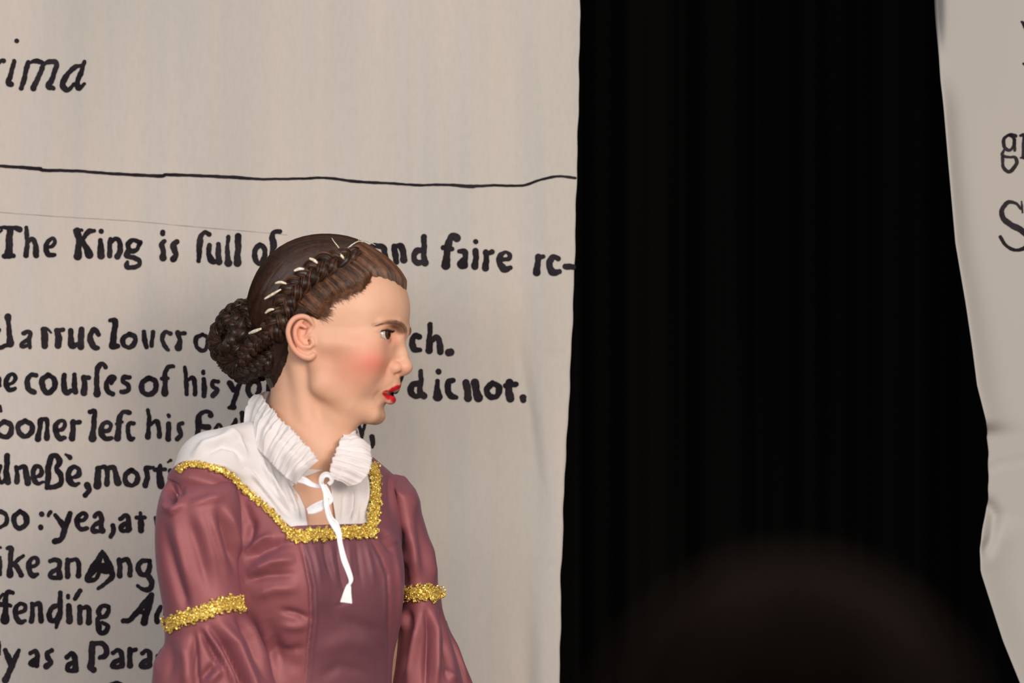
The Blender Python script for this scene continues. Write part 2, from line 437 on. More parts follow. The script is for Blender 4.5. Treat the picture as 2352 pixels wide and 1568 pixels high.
# ---- hand lettering.  Every stroke: (x, y, width) in a local sheet frame; sheets: origin + scale
SH = {'A': (0, 480, 3.267), 'B': (840, 500, 2.8), 'C': (0, 680, 3.409), 'D': (400, 900, 4.356), 'E': (0, 1120, 3.5), 'F': (0, 0, 2.24)}
INK = {
'F': [[(83, 208, 24), (84, 209, 24)], [(-8, 330, 14), (5, 312, 22), (17, 312, 26)],
      [(70, 312, 22), (62, 350, 24), (50, 390, 26), (42, 425, 30), (55, 432, 30)],
      [(142, 318, 24), (130, 360, 26), (120, 410, 26), (106, 452, 26)], [(150, 320, 16), (180, 312, 26), (215, 322, 24), (205, 370, 26), (185, 410, 28), (168, 452, 32)],
      [(205, 345, 14), (240, 318, 24), (285, 318, 28), (276, 370, 26), (258, 415, 30), (245, 442, 32), (270, 452, 24)],
      [(415, 335, 20), (380, 345, 26), (340, 385, 28), (318, 435, 34), (345, 460, 26), (380, 430, 20)],
      [(432, 315, 20), (415, 370, 26), (395, 420, 28), (402, 452, 28), (432, 430, 18)]],
'A': [[(-14, 140, 24), (40, 138, 26), (100, 140, 32), (142, 152, 42)], [(-10, 180, 14), (10, 160, 18)], [(72, 150, 44), (66, 230, 46), (64, 300, 50), (62, 340, 60)], [(28, 352, 34), (95, 350, 34)],
      [(192, 138, 28), (196, 200, 30), (198, 270, 30), (190, 345, 40)], [(198, 262, 20), (232, 222, 32), (258, 255, 36), (266, 345, 42)],
      [(338, 288, 22), (392, 275, 28), (405, 235, 26), (385, 218, 26), (352, 245, 32), (340, 295, 36), (355, 338, 40), (405, 342, 26)],
      [(576, 165, 52), (590, 230, 44), (585, 300, 44), (580, 352, 58)], [(556, 158, 22), (612, 158, 22)], [(602, 245, 32), (640, 195, 34), (668, 165, 36), (704, 162, 28)], [(612, 235, 36), (645, 290, 44), (668, 342, 56)],
      [(757, 165, 34), (759, 167, 34)], [(752, 235, 34), (755, 300, 44), (757, 348, 54)],
      [(828, 225, 30), (822, 280, 34), (822, 350, 36)], [(830, 250, 24), (865, 222, 30), (898, 250, 36), (900, 310, 38), (880, 355, 44)],
      [(1050, 250, 36), (1000, 233, 30), (960, 262, 36), (975, 310, 36), (1020, 308, 30), (1045, 265, 32)], [(962, 315, 36), (950, 350, 40), (1005, 365, 32), (1045, 388, 34), (1040, 420, 32), (995, 438, 30), (950, 432, 38), (955, 395, 22)],
      [(1220, 172, 34), (1220, 185, 34)], [(1232, 240, 30), (1212, 270, 38), (1224, 320, 36), (1222, 365, 50)],
      [(1325, 245, 38), (1298, 268, 40), (1310, 310, 42), (1318, 345, 38), (1298, 375, 44)],
      [(1570, 190, 34), (1540, 172, 30), (1508, 205, 34), (1498, 255, 46), (1495, 320, 36), (1490, 388, 32)],
      [(1572, 270, 32), (1568, 340, 38), (1590, 385, 46), (1625, 395, 32)], [(1640, 265, 34), (1640, 330, 38), (1646, 398, 44)],
      [(1716, 208, 28), (1708, 290, 28), (1712, 370, 40), (1716, 405, 54)], [(1790, 205, 46), (1790, 290, 42), (1785, 360, 44), (1785, 405, 54)],
      [(1955, 268, 32), (1920, 305, 38), (1920, 375, 36), (1950, 412, 34), (1987, 370, 38), (1990, 300, 34), (1955, 268, 32)],
      [(2105, 170, 32), (2065, 175, 30), (2045, 215, 40), (2060, 270, 48), (2045, 320, 32), (2045, 400, 44)]],
'B': [[(30, 190, 30), (60, 178, 30), (110, 190, 36), (122, 225, 34), (130, 280, 40)], [(182, 182, 30), (190, 240, 38), (198, 285, 32)], [(190, 185, 28), (225, 180, 38), (240, 220, 36), (245, 270, 44)],
      [(375, 122, 34), (375, 200, 32), (375, 260, 34), (382, 290, 42)], [(370, 208, 30), (325, 215, 36), (310, 255, 34), (330, 288, 34), (370, 285, 34)],
      [(585, 130, 48), (555, 115, 36), (535, 160, 42), (525, 210, 42), (520, 260, 40), (515, 305, 54)], [(500, 192, 32), (555, 200, 28)],
      [(602, 215, 26), (635, 215, 34), (640, 260, 32), (637, 308, 36)], [(630, 262, 22), (602, 290, 28), (610, 314, 26), (635, 310, 28)],
      [(707, 152, 30), (708, 153, 30)], [(706, 212, 36), (708, 260, 34), (702, 312, 42)], [(772, 220, 34), (775, 270, 32), (770, 322, 42)], [(780, 232, 28), (812, 218, 32)],
      [(862, 268, 26), (920, 262, 28), (925, 236, 24), (900, 220, 22), (868, 240, 32), (860, 285, 36), (890, 328, 42), (930, 320, 28)],
      [(1110, 250, 38), (1105, 300, 34), (1100, 350, 46)], [(1115, 252, 28), (1142, 248, 26)], [(1238, 262, 32), (1205, 250, 34), (1182, 295, 38), (1200, 348, 42), (1245, 345, 32)], [(1285, 312, 34), (1333, 316, 34)],
      [(345, 765, 34), (315, 760, 34), (298, 800, 36), (315, 845, 38), (350, 850, 26)], [(415, 685, 30), (412, 750, 30), (408, 852, 44)], [(415, 800, 24), (455, 768, 34), (475, 800, 36), (480, 862, 38)], [(535, 866, 46), (545, 864, 46)],
      [(160, 985, 20), (165, 1060, 36), (230, 1010, 28), (190, 1110, 40)], [(355, 985, 26), (355, 1050, 30), (350, 1120, 34), (375, 1145, 40)], [(350, 1065, 34), (300, 1075, 38), (290, 1115, 38), (320, 1147, 32), (358, 1140, 34)],
      [(468, 988, 34), (469, 990, 34)], [(462, 1050, 28), (460, 1100, 32), (463, 1148, 58)], [(562, 1045, 30), (530, 1060, 38), (530, 1110, 36), (552, 1148, 38), (582, 1155, 26)],
      [(645, 1060, 42), (655, 1110, 42), (658, 1160, 46)], [(702, 1060, 48), (710, 1110, 44), (725, 1158, 52)],
      [(815, 1062, 32), (778, 1105, 38), (800, 1150, 34), (845, 1145, 34), (857, 1090, 38), (815, 1062, 32)],
      [(925, 1060, 46), (920, 1110, 42), (930, 1162, 48)], [(900, 1080, 32), (968, 1070, 30)], [(1012, 1158, 42), (1014, 1172, 36)]],
'C': [[(58, 160, 48), (64, 230, 32), (70, 300, 40), (75, 372, 54)], [(-10, 262, 28), (-40, 330, 34), (-20, 400, 34), (40, 388, 30), (75, 375, 40)],
      [(178, 290, 32), (212, 278, 32), (232, 300, 34), (212, 340, 28), (172, 362, 28), (162, 392, 34), (205, 388, 24)], [(230, 310, 30), (222, 360, 34), (228, 402, 26)],
      [(335, 262, 44), (345, 320, 50), (345, 388, 48)], [(345, 255, 28), (372, 262, 22), (395, 285, 16)], [(440, 270, 42), (455, 330, 48), (450, 385, 50)], [(450, 265, 34), (490, 262, 32)],
      [(550, 270, 40), (552, 330, 42), (560, 390, 48), (600, 377, 34)], [(636, 260, 42), (632, 320, 44), (630, 395, 50)],
      [(770, 300, 34), (735, 258, 38), (708, 300, 40), (708, 350, 44), (735, 397, 46), (765, 405, 30)],
      [(860, 190, 28), (900, 190, 42), (895, 260, 42), (885, 340, 46), (880, 388, 54)], [(880, 395, 40), (922, 390, 34)],
      [(1010, 295, 34), (965, 330, 38), (965, 380, 34), (1010, 400, 32), (1050, 370, 38), (1055, 320, 36), (1010, 295, 34)],
      [(1125, 280, 34), (1130, 340, 36), (1145, 397, 34)], [(1196, 280, 32), (1190, 330, 30), (1185, 387, 32)], [(1332, 292, 34), (1290, 280, 30), (1268, 330, 34), (1285, 385, 32), (1315, 420, 26)],
      [(1390, 285, 38), (1405, 340, 34), (1395, 402, 54)], [(1405, 295, 28), (1445, 290, 30)], [(1585, 300, 30), (1535, 330, 34), (1540, 395, 32), (1590, 427, 28), (1625, 385, 34), (1625, 325, 30), (1585, 300, 30)],
      [(1760, 190, 34), (1720, 200, 34), (1710, 260, 40), (1705, 330, 40), (1700, 400, 50)],
      [(-8, 640, 24), (-4, 700, 26)], [(60, 692, 26), (105, 670, 28), (115, 632, 30), (85, 610, 28), (52, 640, 36), (45, 700, 36), (70, 735, 36), (112, 722, 28)],
      [(277, 620, 34), (238, 615, 34), (210, 660, 38), (215, 722, 42), (262, 752, 38)],
      [(370, 615, 36), (325, 660, 42), (335, 725, 42), (375, 757, 38), (420, 715, 42), (420, 650, 38), (370, 615, 36)], [(500, 618, 36), (495, 690, 42), (515, 755, 42), (558, 740, 34)], [(580, 615, 34), (580, 690, 38), (588, 748, 42)],
      [(655, 638, 44), (660, 700, 40), (655, 755, 50)], [(665, 635, 32), (695, 638, 32)], [(825, 555, 34), (800, 527, 34), (765, 560, 38), (755, 640, 36), (757, 710, 40), (758, 765, 52)],
      [(895, 640, 34), (865, 630, 34), (835, 680, 36), (840, 742, 38), (880, 765, 38)], [(895, 645, 30), (868, 684, 24)],
      [(1012, 635, 32), (970, 635, 36), (965, 670, 34), (1003, 700, 34), (1000, 740, 34), (950, 748, 34)],
      [(1165, 640, 38), (1110, 680, 40), (1115, 745, 38), (1165, 772, 36), (1215, 730, 40), (1215, 670, 38), (1165, 640, 38)],
      [(1355, 550, 28), (1312, 555, 32), (1290, 610, 36), (1290, 690, 38), (1288, 760, 50)], [(1265, 645, 30), (1312, 642, 26)],
      [(1445, 555, 24), (1455, 640, 32), (1460, 765, 32)], [(1465, 660, 24), (1508, 637, 32), (1525, 690, 34), (1525, 768, 32)], [(1592, 590, 30), (1592, 602, 30)], [(1595, 650, 34), (1600, 710, 38), (1597, 778, 38)],
      [(1708, 668, 32), (1668, 665, 28), (1668, 705, 32), (1702, 735, 34), (1668, 778, 38)], [(1800, 680, 42), (1830, 730, 42)], [(1890, 660, 30), (1860, 740, 38), (1840, 810, 34), (1820, 865, 38)], [(1795, 872, 24), (1835, 868, 38)],
      [(1995, 655, 36), (1950, 700, 38), (1955, 765, 38), (1990, 790, 34), (2032, 745, 38), (2032, 690, 34), (1995, 655, 36)], [(2112, 640, 34), (2115, 760, 40), (2160, 770, 34)], [(2200, 650, 34), (2200, 770, 38)],
      [(-2, 860, 20), (4, 900, 22)], [(30, 980, 34), (-20, 1020, 34), (-15, 1080, 34), (40, 1102, 38), (80, 1070, 40), (80, 1010, 38), (30, 980, 34)],
      [(190, 975, 36), (140, 1010, 38), (145, 1070, 38), (195, 1097, 36), (242, 1065, 40), (240, 1005, 38), (190, 975, 36)], [(312, 975, 42), (305, 1040, 34), (292, 1118, 46)], [(320, 965, 34), (360, 965, 32), (365, 1020, 30), (362, 1112, 42)],
      [(440, 1052, 26), (490, 1040, 32), (503, 990, 28), (470, 973, 28), (435, 1010, 40), (435, 1070, 42), (465, 1112, 42), (505, 1108, 28)], [(570, 985, 42), (568, 1040, 38), (562, 1112, 48)], [(580, 990, 32), (622, 985, 32)],
      [(702, 905, 34), (738, 902, 34), (735, 980, 38), (728, 1060, 40), (722, 1112, 58)], [(800, 1057, 26), (850, 1050, 32), (866, 1005, 30), (830, 987, 28), (795, 1020, 40), (795, 1080, 42), (830, 1117, 38), (872, 1110, 28)],
      [(1012, 912, 34), (965, 905, 32), (935, 950, 38), (930, 1000, 42), (925, 1060, 38), (918, 1110, 52)], [(912, 1000, 26), (955, 985, 22)], [(1045, 995, 30), (1010, 1000, 32), (998, 1060, 32), (1020, 1117, 38), (1045, 1112, 24)],
      [(1155, 890, 26), (1165, 950, 32), (1160, 1030, 30), (1155, 1102, 42)], [(1175, 1010, 20), (1220, 977, 32), (1240, 1020, 34), (1245, 1098, 36)], [(1316, 932, 28), (1320, 940, 28)], [(1318, 1000, 38), (1316, 1060, 38), (1315, 1118, 42)],
      [(1425, 995, 32), (1395, 1005, 28), (1405, 1050, 38), (1415, 1080, 34), (1385, 1118, 36)],
      [(1650, 930, 44), (1640, 908, 30), (1595, 905, 28), (1560, 935, 40), (1553, 1000, 46), (1550, 1065, 38), (1530, 1120, 28), (1480, 1185, 12)], [(1570, 1020, 34), (1632, 1025, 44)],
      [(1690, 1035, 30), (1712, 1005, 24), (1738, 1030, 24), (1740, 1090, 30)], [(1815, 1030, 34), (1845, 985, 34), (1850, 960, 20)], [(1845, 1000, 30), (1845, 1100, 40)], [(1900, 915, 38), (1910, 1010, 36), (1912, 1100, 40)],
      [(52, 1250, 42), (50, 1310, 38), (45, 1380, 42), (58, 1455, 46)], [(0, 1330, 28), (-22, 1400, 38), (5, 1462, 28), (48, 1425, 38)],
      [(122, 1340, 32), (130, 1400, 34), (127, 1455, 38)], [(140, 1345, 28), (182, 1337, 38), (200, 1385, 44), (212, 1462, 48)],
      [(265, 1418, 24), (318, 1395, 34), (316, 1348, 32), (280, 1332, 32), (255, 1370, 38), (260, 1430, 38), (290, 1467, 34), (335, 1455, 20)],
      [(362, 1500, 34), (372, 1430, 42), (375, 1340, 44), (398, 1262, 42), (440, 1250, 38), (462, 1295, 44), (440, 1350, 36), (470, 1400, 42), (476, 1460, 36), (430, 1490, 40), (385, 1498, 34)],
      [(512, 1240, 20), (545, 1264, 36)], [(560, 1422, 26), (612, 1400, 38), (612, 1352, 34), (570, 1337, 32), (535, 1380, 42), (540, 1440, 46), (580, 1477, 38), (618, 1465, 20)],
      [(680, 1478, 46), (695, 1520, 38), (665, 1558, 38)], [(765, 1350, 42), (765, 1410, 46), (760, 1482, 58)], [(775, 1345, 34), (820, 1335, 32), (838, 1380, 36), (835, 1472, 38)], [(848, 1345, 32), (890, 1342, 38), (905, 1400, 40), (922, 1458, 54)],
      [(1025, 1360, 34), (980, 1400, 38), (985, 1460, 38), (1030, 1482, 32), (1070, 1450, 38), (1070, 1395, 36), (1025, 1360, 34)],
      [(1142, 1350, 38), (1150, 1410, 38), (1135, 1482, 42)], [(1140, 1345, 34), (1195, 1342, 28)], [(1252, 1325, 26), (1245, 1390, 46), (1258, 1482, 54)], [(1208, 1360, 30), (1290, 1356, 30)], [(1312, 1300, 16), (1335, 1286, 24)], [(1330, 1365, 32), (1338, 1420, 34), (1340, 1470, 40)]],
'D': [[(1760, 260, 48), (1760, 330, 40), (1778, 385, 30)], [(1838, 300, 30), (1862, 370, 36), (1880, 440, 30)], [(1910, 308, 26), (1888, 410, 30), (1870, 480, 26)], [(1980, 448, 50), (1987, 500, 46), (1985, 552, 24)]],
'E': [[(0, 190, 34), (45, 222, 32), (48, 280, 32), (0, 318, 28)], [(155, 190, 36), (107, 240, 38), (117, 300, 38), (155, 327, 34), (205, 290, 42), (200, 225, 42), (155, 190, 36)], [(330, 212, 40), (331, 214, 40)], [(322, 316, 38), (323, 322, 38)], [(385, 225, 26), (402, 196, 30)],
      [(440, 220, 30), (480, 270, 40), (512, 310, 46)], [(560, 208, 40), (540, 270, 42), (515, 340, 42), (490, 410, 42), (435, 432, 42)],
      [(625, 272, 28), (675, 255, 32), (690, 217, 32), (655, 205, 32), (620, 250, 40), (620, 300, 38), (650, 332, 36), (700, 325, 28)],
      [(760, 230, 34), (795, 200, 34), (815, 240, 38), (810, 300, 38), (822, 345, 46)], [(800, 275, 32), (755, 302, 34), (745, 345, 38), (795, 350, 28)], [(905, 305, 38), (910, 350, 32), (888, 392, 34)],
      [(965, 250, 34), (1010, 220, 34), (1030, 260, 38), (1032, 332, 48)], [(1020, 280, 32), (975, 310, 38), (975, 345, 34), (1030, 345, 32)], [(1125, 203, 26), (1130, 270, 42), (1130, 342, 46)], [(1095, 240, 32), (1162, 240, 28)], [(1245, 240, 24), (1262, 300, 30)],
      [(0, 480, 20), (1, 482, 20)], [(-2, 560, 22), (2, 640, 22), (0, 700, 22)], [(55, 487, 28), (85, 490, 42), (80, 560, 36), (75, 640, 36), (75, 700, 52)], [(100, 625, 28), (148, 570, 28), (182, 548, 26)], [(110, 610, 36), (145, 660, 38), (165, 702, 42)],
      [(235, 642, 24), (288, 620, 32), (298, 580, 30), (265, 562, 30), (230, 600, 38), (230, 660, 42), (255, 707, 42), (297, 695, 26)],
      [(400, 590, 34), (440, 577, 34), (475, 600, 38), (470, 660, 38), (478, 718, 46)], [(460, 652, 32), (410, 682, 38), (405, 717, 34), (452, 727, 32)], [(540, 580, 36), (540, 640, 38), (540, 712, 42)], [(560, 585, 32), (610, 577, 34), (632, 620, 34), (628, 707, 42)],
      [(820, 510, 24), (790, 580, 50), (745, 655, 60), (700, 735, 42), (760, 738, 34), (792, 690, 28)], [(820, 510, 24), (860, 590, 48), (895, 680, 48), (898, 718, 38), (840, 772, 32), (785, 812, 22)], [(775, 630, 46), (855, 630, 50)], [(790, 665, 40), (860, 672, 40)],
      [(955, 580, 38), (960, 640, 38), (960, 708, 42)], [(975, 590, 32), (1018, 577, 38), (1040, 620, 36), (1042, 703, 38)],
      [(1200, 587, 32), (1140, 590, 34), (1105, 640, 42), (1130, 692, 38), (1180, 695, 42), (1197, 640, 38), (1200, 595, 32)], [(1180, 700, 42), (1217, 760, 42), (1200, 812, 42), (1150, 820, 32), (1103, 788, 26)],
      [(97, 846, 32), (52, 840, 32), (40, 900, 42), (40, 980, 42), (35, 1065, 66)], [(-20, 900, 24), (20, 855, 20)], [(-10, 935, 40), (80, 950, 28)], [(130, 1012, 24), (188, 990, 32), (195, 947, 30), (155, 932, 30), (120, 980, 38), (125, 1040, 42), (160, 1082, 38), (197, 1070, 26)],
      [(253, 935, 34), (258, 1000, 34), (247, 1072, 42)], [(270, 940, 32), (308, 932, 38), (320, 980, 38), (326, 1072, 40)], [(482, 845, 36), (480, 930, 38), (480, 1000, 42), (462, 1060, 46), (448, 1125, 22)], [(475, 942, 34), (420, 962, 36), (390, 1020, 42), (410, 1067, 40), (460, 1060, 44)],
      [(545, 868, 30), (545, 882, 30)], [(550, 950, 42), (555, 1010, 46), (555, 1070, 52)], [(600, 892, 32), (642, 828, 36)], [(640, 960, 42), (640, 1020, 38), (640, 1082, 42)], [(660, 965, 32), (703, 962, 38), (715, 1010, 38), (710, 1082, 46)],
      [(870, 957, 32), (820, 950, 34), (790, 990, 38), (810, 1037, 34), (850, 1030, 36), (870, 980, 34)], [(800, 1040, 38), (782, 1062, 38), (790, 1110, 42), (800, 1160, 42), (840, 1165, 36), (862, 1112, 36), (820, 1082, 26)],
      [(1215, 862, 40), (1160, 930, 46), (1100, 1000, 42), (1040, 1062, 38), (988, 1072, 38)], [(1207, 880, 46), (1192, 960, 48), (1172, 1010, 46), (1155, 1082, 56)], [(1110, 1000, 28), (1170, 1002, 28)],
      [(1290, 960, 34), (1258, 1020, 38), (1260, 1078, 38)], [(1340, 850, 34), (1335, 960, 38), (1330, 1080, 42)],
      [(-8, 1240, 18), (-6, 1340, 18)], [(38, 1308, 36), (68, 1380, 46), (82, 1420, 46)], [(147, 1308, 28), (110, 1390, 42), (75, 1470, 42), (38, 1548, 50)],
      [(240, 1332, 32), (280, 1310, 32), (295, 1350, 38), (290, 1428, 42)], [(280, 1372, 28), (240, 1410, 34), (262, 1432, 26)], [(412, 1308, 36), (375, 1330, 34), (385, 1370, 42), (405, 1402, 38), (368, 1437, 46)],
      [(535, 1362, 38), (575, 1332, 38), (600, 1370, 42), (605, 1452, 46)], [(590, 1402, 34), (545, 1430, 38), (545, 1468, 36), (612, 1467, 36)],
      [(742, 1255, 46), (735, 1330, 48), (735, 1400, 48), (722, 1442, 46), (748, 1462, 50)], [(735, 1250, 36), (820, 1255, 38), (855, 1300, 42), (840, 1350, 42), (800, 1367, 32)],
      [(905, 1328, 34), (945, 1307, 34), (975, 1340, 38), (977, 1432, 42)], [(960, 1382, 32), (910, 1410, 38), (900, 1442, 34), (960, 1440, 32)], [(1040, 1300, 38), (1040, 1370, 38), (1040, 1430, 48)], [(1050, 1310, 32), (1087, 1302, 32)],
      [(1140, 1332, 34), (1175, 1310, 34), (1200, 1340, 38), (1197, 1430, 42)], [(1190, 1382, 32), (1140, 1410, 38), (1130, 1442, 34), (1190, 1440, 32)], [(1262, 1350, 26), (1262, 1430, 28)],
      [(880, 1580, 20), (930, 1566, 26), (975, 1580, 20)]]}
def ribbon(P, W, yfun, off, step=2.5, jit=0.6, seed=0, PSC=None):
    """painted stroke on cloth: centre line px, width px"""
    C = catmull(np.column_stack([P, W]), 10); L = np.linalg.norm(np.diff(C[:, :2], axis=0), axis=1).sum()
    C = resample(C, max(3, int(L / step))) if L > 1e-3 else C
    n = len(C); Tn = np.gradient(C[:, :2], axis=0); Tn /= np.linalg.norm(Tn, axis=1)[:, None] + 1e-9; Nn = np.stack([-Tn[:, 1], Tn[:, 0]], 1)
    r = np.random.default_rng(seed); t = np.arange(n)
    jl = jit * np.sin(t * .55 + r.uniform(0, 6)) + jit * .6 * np.sin(t * 1.3 + r.uniform(0, 6)); jr = jit * np.sin(t * .5 + r.uniform(0, 6)) + jit * .6 * np.sin(t * 1.4 + r.uniform(0, 6))
    w = C[:, 2] / 2
    rows = []; f = np.array([-1, -.5, 0, .5, 1.])
    pts = []
    a0 = np.linspace(0, math.pi / 2, 5)[:-1]
    for s_, idx in ((-1, 0), (1, n - 1)):
        pass
    rings = []
    for a in np.linspace(math.pi / 2, .12, 6): rings.append((C[0, :2] - Tn[0] * w[0] * math.sin(a), Nn[0], w[0] * math.cos(a), w[0] * math.cos(a)))
    for i in range(n): rings.append((C[i, :2], Nn[i], w[i] + jl[i], w[i] + jr[i]))
    for a in np.linspace(.12, math.pi / 2, 6): rings.append((C[-1, :2] + Tn[-1] * w[-1] * math.sin(a), Nn[-1], w[-1] * math.cos(a), w[-1] * math.cos(a)))
    V = []
    for c, nn, wl_, wr_ in rings:
        for k in f: V.append(c + nn * (k * (wl_ if k < 0 else wr_)))
    V = np.array(V); m = len(f); F = grid_faces(len(rings), m)
    return V, F
ink = MB(); q = 0
for key, strokes in INK.items():
    ox, oy, sc = SH[key]
    for st in strokes:
        A = np.array(st, float); P = A[:, :2] / sc + [ox, oy]; W = A[:, 2] / sc; q += 1
        V, F = ribbon(P, W * (1.02 if key == 'F' else 1.14), None, 0, seed=q)
        X = px2x(V[:, 0]); Z = py2z(V[:, 1]); Y = banner_y(X, Z) - .0016 - .00001 * (q % 9)
        ink.add(np.stack([X, Y, Z], 1), F)
# words of the same lines that continue behind the actress; glyphs in units of the x-height
O_ = [(.5, 0, .3), (.1, .45, .34), (.5, 1, .3), (.9, .5, .34), (.5, 0, .3)]
GL = {'o': [O_], 'a': [[(.2, .9, .3), (.55, 1, .3), (.75, .7, .32), (.75, .05, .36)], [(.7, .6, .28), (.2, .4, .3), (.2, .08, .3), (.65, .1, .28)]],
 'c': [[(.85, .85, .32), (.45, 1, .32), (.12, .5, .34), (.4, 0, .34), (.85, .08, .26)]], 'e': [[(.2, .5, .24), (.75, .6, .26), (.7, .95, .26), (.35, .95, .28), (.12, .5, .34), (.4, 0, .34), (.85, .08, .26)]],
 'i': [[(.3, .9, .32), (.3, .05, .4)], [(.3, 1.45, .3), (.3, 1.48, .3)]], 'l': [[(.3, 1.65, .3), (.3, .05, .42)]], 'h': [[(.2, 1.65, .28), (.25, .05, .38)], [(.3, .8, .24), (.65, .98, .3), (.85, .05, .36)]],
 'n': [[(.2, .95, .3), (.22, .05, .38)], [(.28, .8, .24), (.65, .98, .3), (.85, .05, .38)]], 'u': [[(.15, .95, .32), (.2, .2, .34), (.5, .02, .34)], [(.8, .95, .32), (.82, .05, .38)]],
 'm': [[(.2, .95, .3), (.22, .05, .38)], [(.28, .8, .24), (.6, .98, .3), (.75, .05, .36)], [(.8, .8, .24), (1.15, .98, .3), (1.3, .05, .38)]],
 'r': [[(.25, .95, .32), (.28, .05, .42)], [(.35, .85, .26), (.75, .92, .28)]], 's': [[(.8, .85, .3), (.4, 1, .3), (.25, .72, .3), (.72, .35, .32), (.55, .02, .3), (.15, .1, .3)]],
 't': [[(.4, 1.25, .26), (.4, .1, .4)], [(.1, .9, .26), (.75, .9, .24)]], 'd': [[(.85, 1.65, .3), (.85, .08, .38)], [(.8, .8, .28), (.35, .9, .3), (.12, .45, .34), (.4, .02, .32), (.8, .15, .28)]],
 'b': [[(.15, 1.65, .3), (.18, .08, .36)], [(.22, .8, .26), (.6, .95, .3), (.85, .5, .34), (.55, .0, .32), (.2, .1, .28)]], 'p': [[(.18, .95, .3), (.2, -.6, .36)], [(.22, .8, .26), (.6, .95, .3), (.85, .5, .34), (.55, .0, .32), (.25, .1, .28)]],
 'g': [[(.8, .95, .28), (.35, .92, .28), (.2, .6, .3), (.5, .35, .3), (.75, .65, .28), (.6, .92, .26)], [(.4, .3, .3), (.3, .05, .3), (.8, -.15, .32), (.6, -.5, .28), (.2, -.35, .28)]],
 'y': [[(.1, .95, .32), (.45, .3, .34)], [(.85, .95, .28), (.5, .1, .32), (.15, -.55, .36)]], 'f': [[(.75, 1.55, .3), (.4, 1.5, .3), (.3, .8, .34), (.3, .05, .4)], [(.1, .9, .24), (.6, .9, .22)]],
 'v': [[(.1, .95, .32), (.45, .05, .34)], [(.85, .95, .28), (.48, .1, .3)]], 'C': [[(.95, 1.4, .34), (.5, 1.6, .34), (.12, .8, .4), (.5, 0, .36), (.95, .15, .28)]], ',': [[(.2, .1, .36), (.2, -.35, .2)]], ';': [[(.2, .1, .36), (.2, -.35, .2)], [(.2, .8, .34), (.2, .84, .34)]]}
for txt, x0, y0, x1, y1, xh in (('grace,', 668, 606, 858, 602, 50), ('the holy Chur', 545, 802, 928, 806, 50), ('th promis', 668, 902, 880, 905, 50), ('ers bo', 585, 1002, 795, 1004, 50), ('fied in him,', 412, 1112, 800, 1118, 52),
                            ('hat very moment,', 366, 1222, 900, 1232, 50), ('ell came,', 362, 1330, 680, 1336, 54), ('am out of him;', 395, 1430, 860, 1438, 52), ('dise', 360, 1540, 500, 1542, 52)):
    wd = [.55 if ch == ' ' else 1.55 if ch == 'm' else .7 if ch in 'il,;' else 1.1 for ch in txt]; tot = sum(wd); acc = 0
    for ch, w_ in zip(txt, wd):
        t = acc / tot; acc += w_; xx = x0 + (x1 - x0) * t; yy = y0 + (y1 - y0) * t; sxx = (x1 - x0) / tot
        for st in GL.get(ch, []):
            A = np.array(st, float); q += 1; V, F = ribbon(np.stack([xx + A[:, 0] * sxx, yy - A[:, 1] * xh], 1), A[:, 2] * .72 * xh * .5 + A[:, 2] * sxx * .36, None, 0, seed=q)
            X = px2x(V[:, 0]); Z = py2z(V[:, 1]); ink.add(np.stack([X, banner_y(X, Z) - .0016 - .00001 * (q % 9), Z], 1), F)
# ruled ink line and the faint pencil line above the text
line = [(-120, 376, 7), (0, 381, 7), (90, 387, 9), (96, 390, 8), (175, 392, 7), (250, 398, 7), (368, 404, 8), (378, 401, 8), (450, 403, 7), (545, 408, 8), (600, 412, 6), (690, 411, 6), (750, 409, 6), (820, 417, 7), (900, 421, 6), (960, 425, 6), (1020, 424, 6), (1085, 428, 9), (1092, 427, 7), (1140, 425, 6), (1200, 425, 6), (1245, 411, 6), (1285, 404, 6), (1322, 408, 6)]
A = np.array(line, float); V, F = ribbon(A[:, :2], A[:, 2], None, 0, 4, .3, 99); X = px2x(V[:, 0]); Z = py2z(V[:, 1])
ink.add(np.stack([X, banner_y(X, Z) - .0016, Z], 1), F)
o = ink.build('lettering', m_ink, None); rel(o, bn)
m_pen, n_, l_, b_ = mat('pencil_grey', (.30, .28, .27), .9); noise_col(n_, l_, b_, (.26, .24, .23), (.36, .33, .31), 60)
A = np.array([(-20, 486, 1.6), (150, 498, 1.6), (310, 508, 1.6), (450, 521, 1.6), (600, 534, 1.6), (660, 540, 1.6)], float)
V, F = ribbon(A[:, :2], A[:, 2], None, 0, 6, .2, 5); X = px2x(V[:, 0]); Z = py2z(V[:, 1])
o = new_mesh('pencil_line', np.stack([X, banner_y(X, Z) - .0013, Z], 1), F, m_pen); rel(o, bn)

